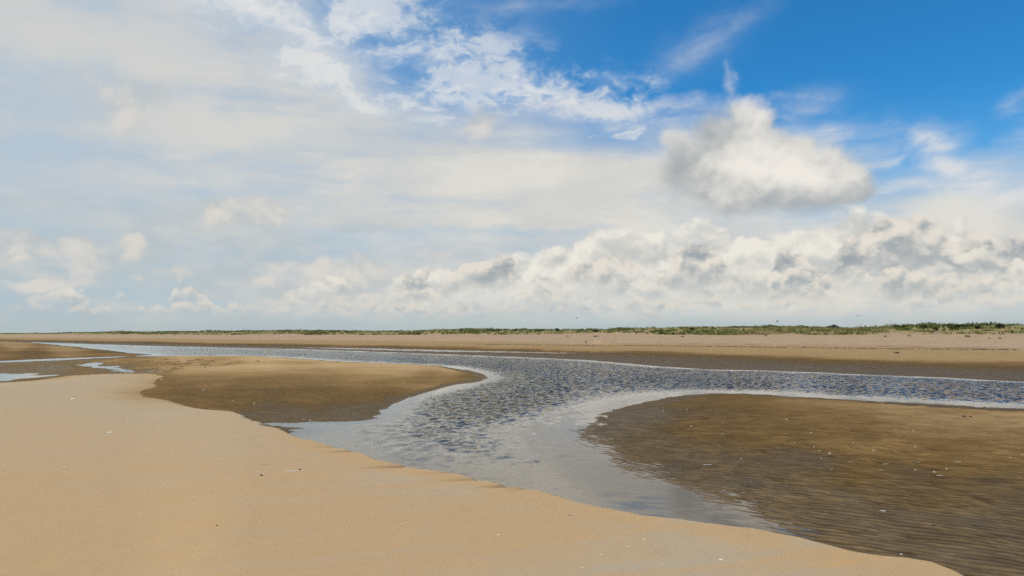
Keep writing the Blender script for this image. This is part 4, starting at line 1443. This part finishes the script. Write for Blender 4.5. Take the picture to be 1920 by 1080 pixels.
for q in ((213, 859, 3), (315, 891, 4), (365, 932, 4.5), (85, 882, 3), (125, 870, 3), (121, 875, 3), (80, 929, 3), (7, 871, 3), (7, 951, 3.4), (421, 849, 4), (505, 969, 4), (578, 998, 3.4), (482, 885, 3.4),
          (985, 932, 3.2), (1007, 932, 3.4), (918, 972, 3.4), (935, 1003, 3.6), (1045, 1000, 3.4), (1097, 1018, 4), (1179, 997, 3.6), (1127, 1040, 3.2), (1092, 1065, 4), (650, 987, 3.2), (764, 980, 4),
          (300, 803, 3.4), (135, 802, 3), (166, 799, 3.4), (112, 981, 4), (180, 930, 2.6), (346, 865, 2.6), (488, 978, 3), (327, 984, 3.4), (760, 921, 3.2), (955, 950, 2.6)):
    lay('cockle', q[0], q[1], q[2], near_label("tiny white shell bit", q[0], q[1], MK1), L1[1])
for (px, py, wd_, k, lab) in (
        (319, 916, 6.0, 'cockle', "brightest white cockle shell on the left part of the foreground bank"),
        (291, 926, 5.0, 'cockle_o', "small orange-white cockle shell just left of the brightest one on the bank"),
        (664, 947, 6.0, 'cockle', "white cockle shell alone near the middle of the foreground bank"),
        (811, 917, 6.0, 'cockle_o', "orange cockle shell close to the channel edge of the foreground bank"),
        (935, 1003, 5.5, 'cockle', "white cockle shell at the tip of a grey drift streak on the bank"),
        (1177, 1025, 6.0, 'cockle_o', "left one of two orange shells low on the foreground bank"),
        (1232, 1025, 6.0, 'cockle_o', "right one of two orange shells low on the foreground bank"),
        (1352, 1050, 8.0, 'cockle', "flat pale shell flake on the orange drifts at the right of the bank"),
        (1690, 1040, 5.0, 'cockle', "small white shell on the very edge of the bank above the rippled sand"),
        (1208, 1011, 7.0, 'cockle_o', "pinkish shell half buried in grey drift streaks on the bank"),
        (206, 811, 9.0, 'cockle', "long pale shell flake on the far left part of the bank"),
        (137, 748, 9.0, 'cockle', "pale shell flake high on the left end of the bank"),
        (490, 892, 6.5, 'pebble', "small black pebble on the left half of the foreground bank"),
        (495, 871, 13.0, 'scrap', "dark thin seaweed scrap just above the black pebble"),
        (228, 870, 6.0, 'scrap', "small brown seaweed scrap on the left of the bank"),
        (406, 986, 4.0, 'pebble', "tiny dark pebble beside a pale shell bit, lower left of the bank"),
        (225, 1046, 6.0, 'scrap', "dark seaweed scrap at the bottom left of the foreground bank"),
        (370, 1021, 6.0, 'scrap', "brown seaweed scrap low on the foreground bank, right of the bottom left one"),
        (875, 1047, 13.0, 'twig', "short brown forked twig at the bottom middle of the bank"),
        (774, 1019, 9.0, 'twig', "tiny brown twig left of the forked twig at the bottom of the bank"),
        (141, 752, 5.0, 'scrap', "dark scrap beside the pale shell flake high on the left end of the bank"),
        (212, 756, 5.0, 'scrap', "dark scrap on the bank right of the pale flake at its left end"),
        (9, 774, 5.0, 'scrap', "dark scrap at the left border of the foreground bank"),
        (404, 785, 7.0, 'scrap', "brown scrap on the bank behind the small shell bits near its edge"),
        (1068, 967, 4.0, 'pebble', "tiny dark pebble on the bank near the channel edge")):
    lay(k, px, py, wd_, lab, rot=(10 if k in ('scrap', 'twig') else None))
lay('razor_s', 549, 884, 24, "long pale razor shell with a dark tip, right of the black pebble on the bank", rot=12)
lay('pebble', 562.5, 881, 5, "small dark pebble touching the end of the long razor shell on the bank")
lay('razor', 488, 795, 9, "white razor shell on the rim of the bank above the wet hollow", rot=-25)

L2 = ("tiny white shell fragment on the brown rippled right sandbar", "white shell bits on the rippled sandbar")
for q in ((1355, 793, 3), (1475, 786, 3.5), (1470, 813, 3), (1354, 813, 3), (1712, 807, 3), (1520, 811, 3.2), (1588, 806, 3), (1686, 817, 3.2), (1526, 838, 3.6), (1638, 845, 4), (1716, 837, 3.6), (1716, 881, 4),
          (1752, 885, 4.4), (1775, 879, 3.6), (1894, 858, 4.6), (1916, 852, 3.8), (1243, 770, 4), (1232, 840, 3.4), (1296, 799, 3.6), (1288, 768, 3), (1536, 845, 3.4), (1722, 867, 4), (1680, 845, 3.2),
          (1830, 840, 3.2), (1410, 903, 3.4), (1358, 920, 3.6), (1474, 911, 3.4), (1540, 860, 3.4), (1560, 880, 3), (1490, 830, 3), (1450, 850, 2.8), (1600, 830, 3), (1390, 860, 3), (1885, 822, 3)):
    lay('cockle', q[0], q[1], q[2] * 1.15, near_label("tiny white shell bit", q[0], q[1], MK2), L2[1])
for (px, py, wd_, k, rt, lab) in (
        (1327, 872, 18, 'razor', 14, "bowed white razor shell on the left part of the rippled sandbar"),
        (1655, 957, 25, 'razor_s', -6, "longest white razor shell, lying low on the rippled sandbar"),
        (1652, 882, 10, 'razor_s', 8, "short straight white razor shell in the middle of the rippled sandbar"),
        (1661, 870, 12, 'razor', 18, "curved white razor shell just behind the short straight one"),
        (1594, 867, 9, 'razor', 6, "greyish razor shell left of the curved and straight pair"),
        (1797, 866, 12, 'razor_s', -2, "thin flat razor shell on the right part of the rippled sandbar"),
        (1762, 892, 10, 'razor', -22, "white razor shell below a small cluster of shell bits"),
        (1681, 806, 8, 'razor', 22, "white razor shell on the paler upper part of the right sandbar"),
        (1591, 806, 7, 'razor_s', 5, "faint thin razor shell left of the one on the paler upper sandbar"),
        (1914, 896, 8, 'razor_s', 0, "yellowish razor shell at the right border of the rippled sandbar"),
        (1556, 850, 5.5, 'cockle', None, "brightest round white shell on the rippled sandbar"),
        (1760, 884, 5.0, 'cockle_o', None, "orange-white shell in the small cluster on the rippled sandbar"),
        (1749, 986, 8, 'pebble', None, "black mussel-sized pebble low on the rippled sandbar"),
        (1807, 781.5, 7, 'pebble', None, "larger of two dark lumps on the pale upper right sandbar"),
        (1819, 781.5, 5, 'pebble', None, "smaller of two dark lumps on the pale upper right sandbar"),
        (1736, 760.5, 4, 'pebble', None, "tiny dark lump near the channel edge of the right sandbar")):
    lay(k, px, py, wd_, lab, rot=rt)

L3 = ("tiny white shell fragment on the brown sandbar left of the channel", "white shell bits on the left sandbar")
for q in ((303, 712, 5), (285, 716, 3), (262, 741, 4), (460, 739, 3.6), (502, 743, 3.4), (382, 731, 4.5), (437, 751, 3.4), (477, 756, 4), (570, 786, 4), (582, 788, 5), (740, 714, 3), (824, 703, 3.4), (647, 746, 2.6), (502, 744, 2.6), (300, 694, 3)):
    lay('cockle', q[0], q[1], q[2], near_label("tiny white shell bit", q[0], q[1], MK3), L3[1])

# bits on the far beach
for (px, py, wd_, k, lab) in (
        (1681, 662.5, 9, 'pebble', "dark seaweed lump on the damp edge of the far beach"),
        (1436, 630, 6, 'pebble', "dark lump high on the far beach before the dunes"),
        (1875, 635, 6, 'pebble', "dark lump high on the far beach at the right"),
        (1855, 634.5, 4, 'pebble', "smaller dark lump left of the one high on the right-hand far beach")):
    lay(k, px, py, wd_, lab)

# ------------------------------------------------------------------ birds over the dunes
feather = simple_mat("dark_feathers", (0.030, 0.030, 0.032), (0.06, 0.06, 0.06), 6, 0.8)
feather2 = simple_mat("grey_feathers", (0.20, 0.21, 0.22), (0.30, 0.31, 0.32), 6, 0.8)


def bird(px, py, dist, span, lift, roll, heading, mat, label):
    d = ray(px, py)
    d = d / math.hypot(d[0], d[1])
    loc = (d[0] * dist, d[1] * dist, EYE + d[2] * dist)
    root = empty("bird", loc)
    root.rotation_euler = (0, R(roll), R(heading))
    tag(root, label, "bird")
    V, F = [], []
    prof = [(-0.30, 0.005), (-0.22, 0.02), (-0.10, 0.050), (0.02, 0.062), (0.12, 0.052), (0.19, 0.030), (0.235, 0.034), (0.27, 0.022), (0.31, 0.004)]
    for (yy, rr) in prof:
        for q in range(8):
            a = q * math.pi / 4
            V.append((rr * math.cos(a), yy, rr * math.sin(a) * 0.9))
    for i in range(len(prof) - 1):
        for q in range(8):
            F.append((i * 8 + q, i * 8 + (q + 1) % 8, i * 8 + 8 + (q + 1) % 8, i * 8 + 8 + q))
    F += [tuple(range(7, -1, -1)), tuple((len(prof) - 1) * 8 + q for q in range(8))]
    obj("body", mesh_from("body", V, F, mat), root)
    Vt = [(-.02, -.26, .01), (.02, -.26, .01), (.07, -.42, .0), (-.07, -.42, .0), (-.02, -.26, -.004), (.02, -.26, -.004), (.07, -.42, -.01), (-.07, -.42, -.01)]
    obj("tail", mesh_from("tail", Vt, [(0, 1, 2, 3), (7, 6, 5, 4), (0, 4, 5, 1), (2, 6, 7, 3), (1, 5, 6, 2), (3, 7, 4, 0)], mat, False), root)
    for sgn in (-1, 1):
        V, F = [], []
        st = [(0.03, 0.13, -0.08, 0.0), (0.22, 0.16, -0.06, 0.5), (0.45, 0.12, -0.04, 0.85), (0.75, 0.02, -0.09, 1.0), (1.0, -0.16, -0.18, 1.0)]
        for (u, le, te, zz) in st:
            xx = sgn * u * span / 2 * math.cos(R(lift))
            zc = u * span / 2 * math.sin(R(lift)) * (0.6 + 0.4 * zz)
            V += [(xx, le, zc), (xx, (le + te) / 2, zc + 0.018), (xx, te, zc), (xx, (le + te) / 2, zc - 0.006)]
        for i in range(4):
            for q in range(4):
                F.append((i * 4 + q, i * 4 + (q + 1) % 4, i * 4 + 4 + (q + 1) % 4, i * 4 + 4 + q))
        F += [(3, 2, 1, 0), (16, 17, 18, 19)]
        if sgn < 0:
            F = [tuple(reversed(f)) for f in F]
        obj("wing", mesh_from("wing", V, F, mat), root)


bird(1081.5, 597.5, 150, 0.62, 62, 8, 20, feather, "small dark bird in the air above the middle dunes, wings raised")
bird(1457.5, 603, 160, 0.60, 66, -4, 60, feather, "small dark bird low over the dunes, second from the left")
bird(1610, 592.5, 150, 1.05, 12, 10, 12, feather2, "pale grey gull gliding with wings spread, rightmost of the birds")
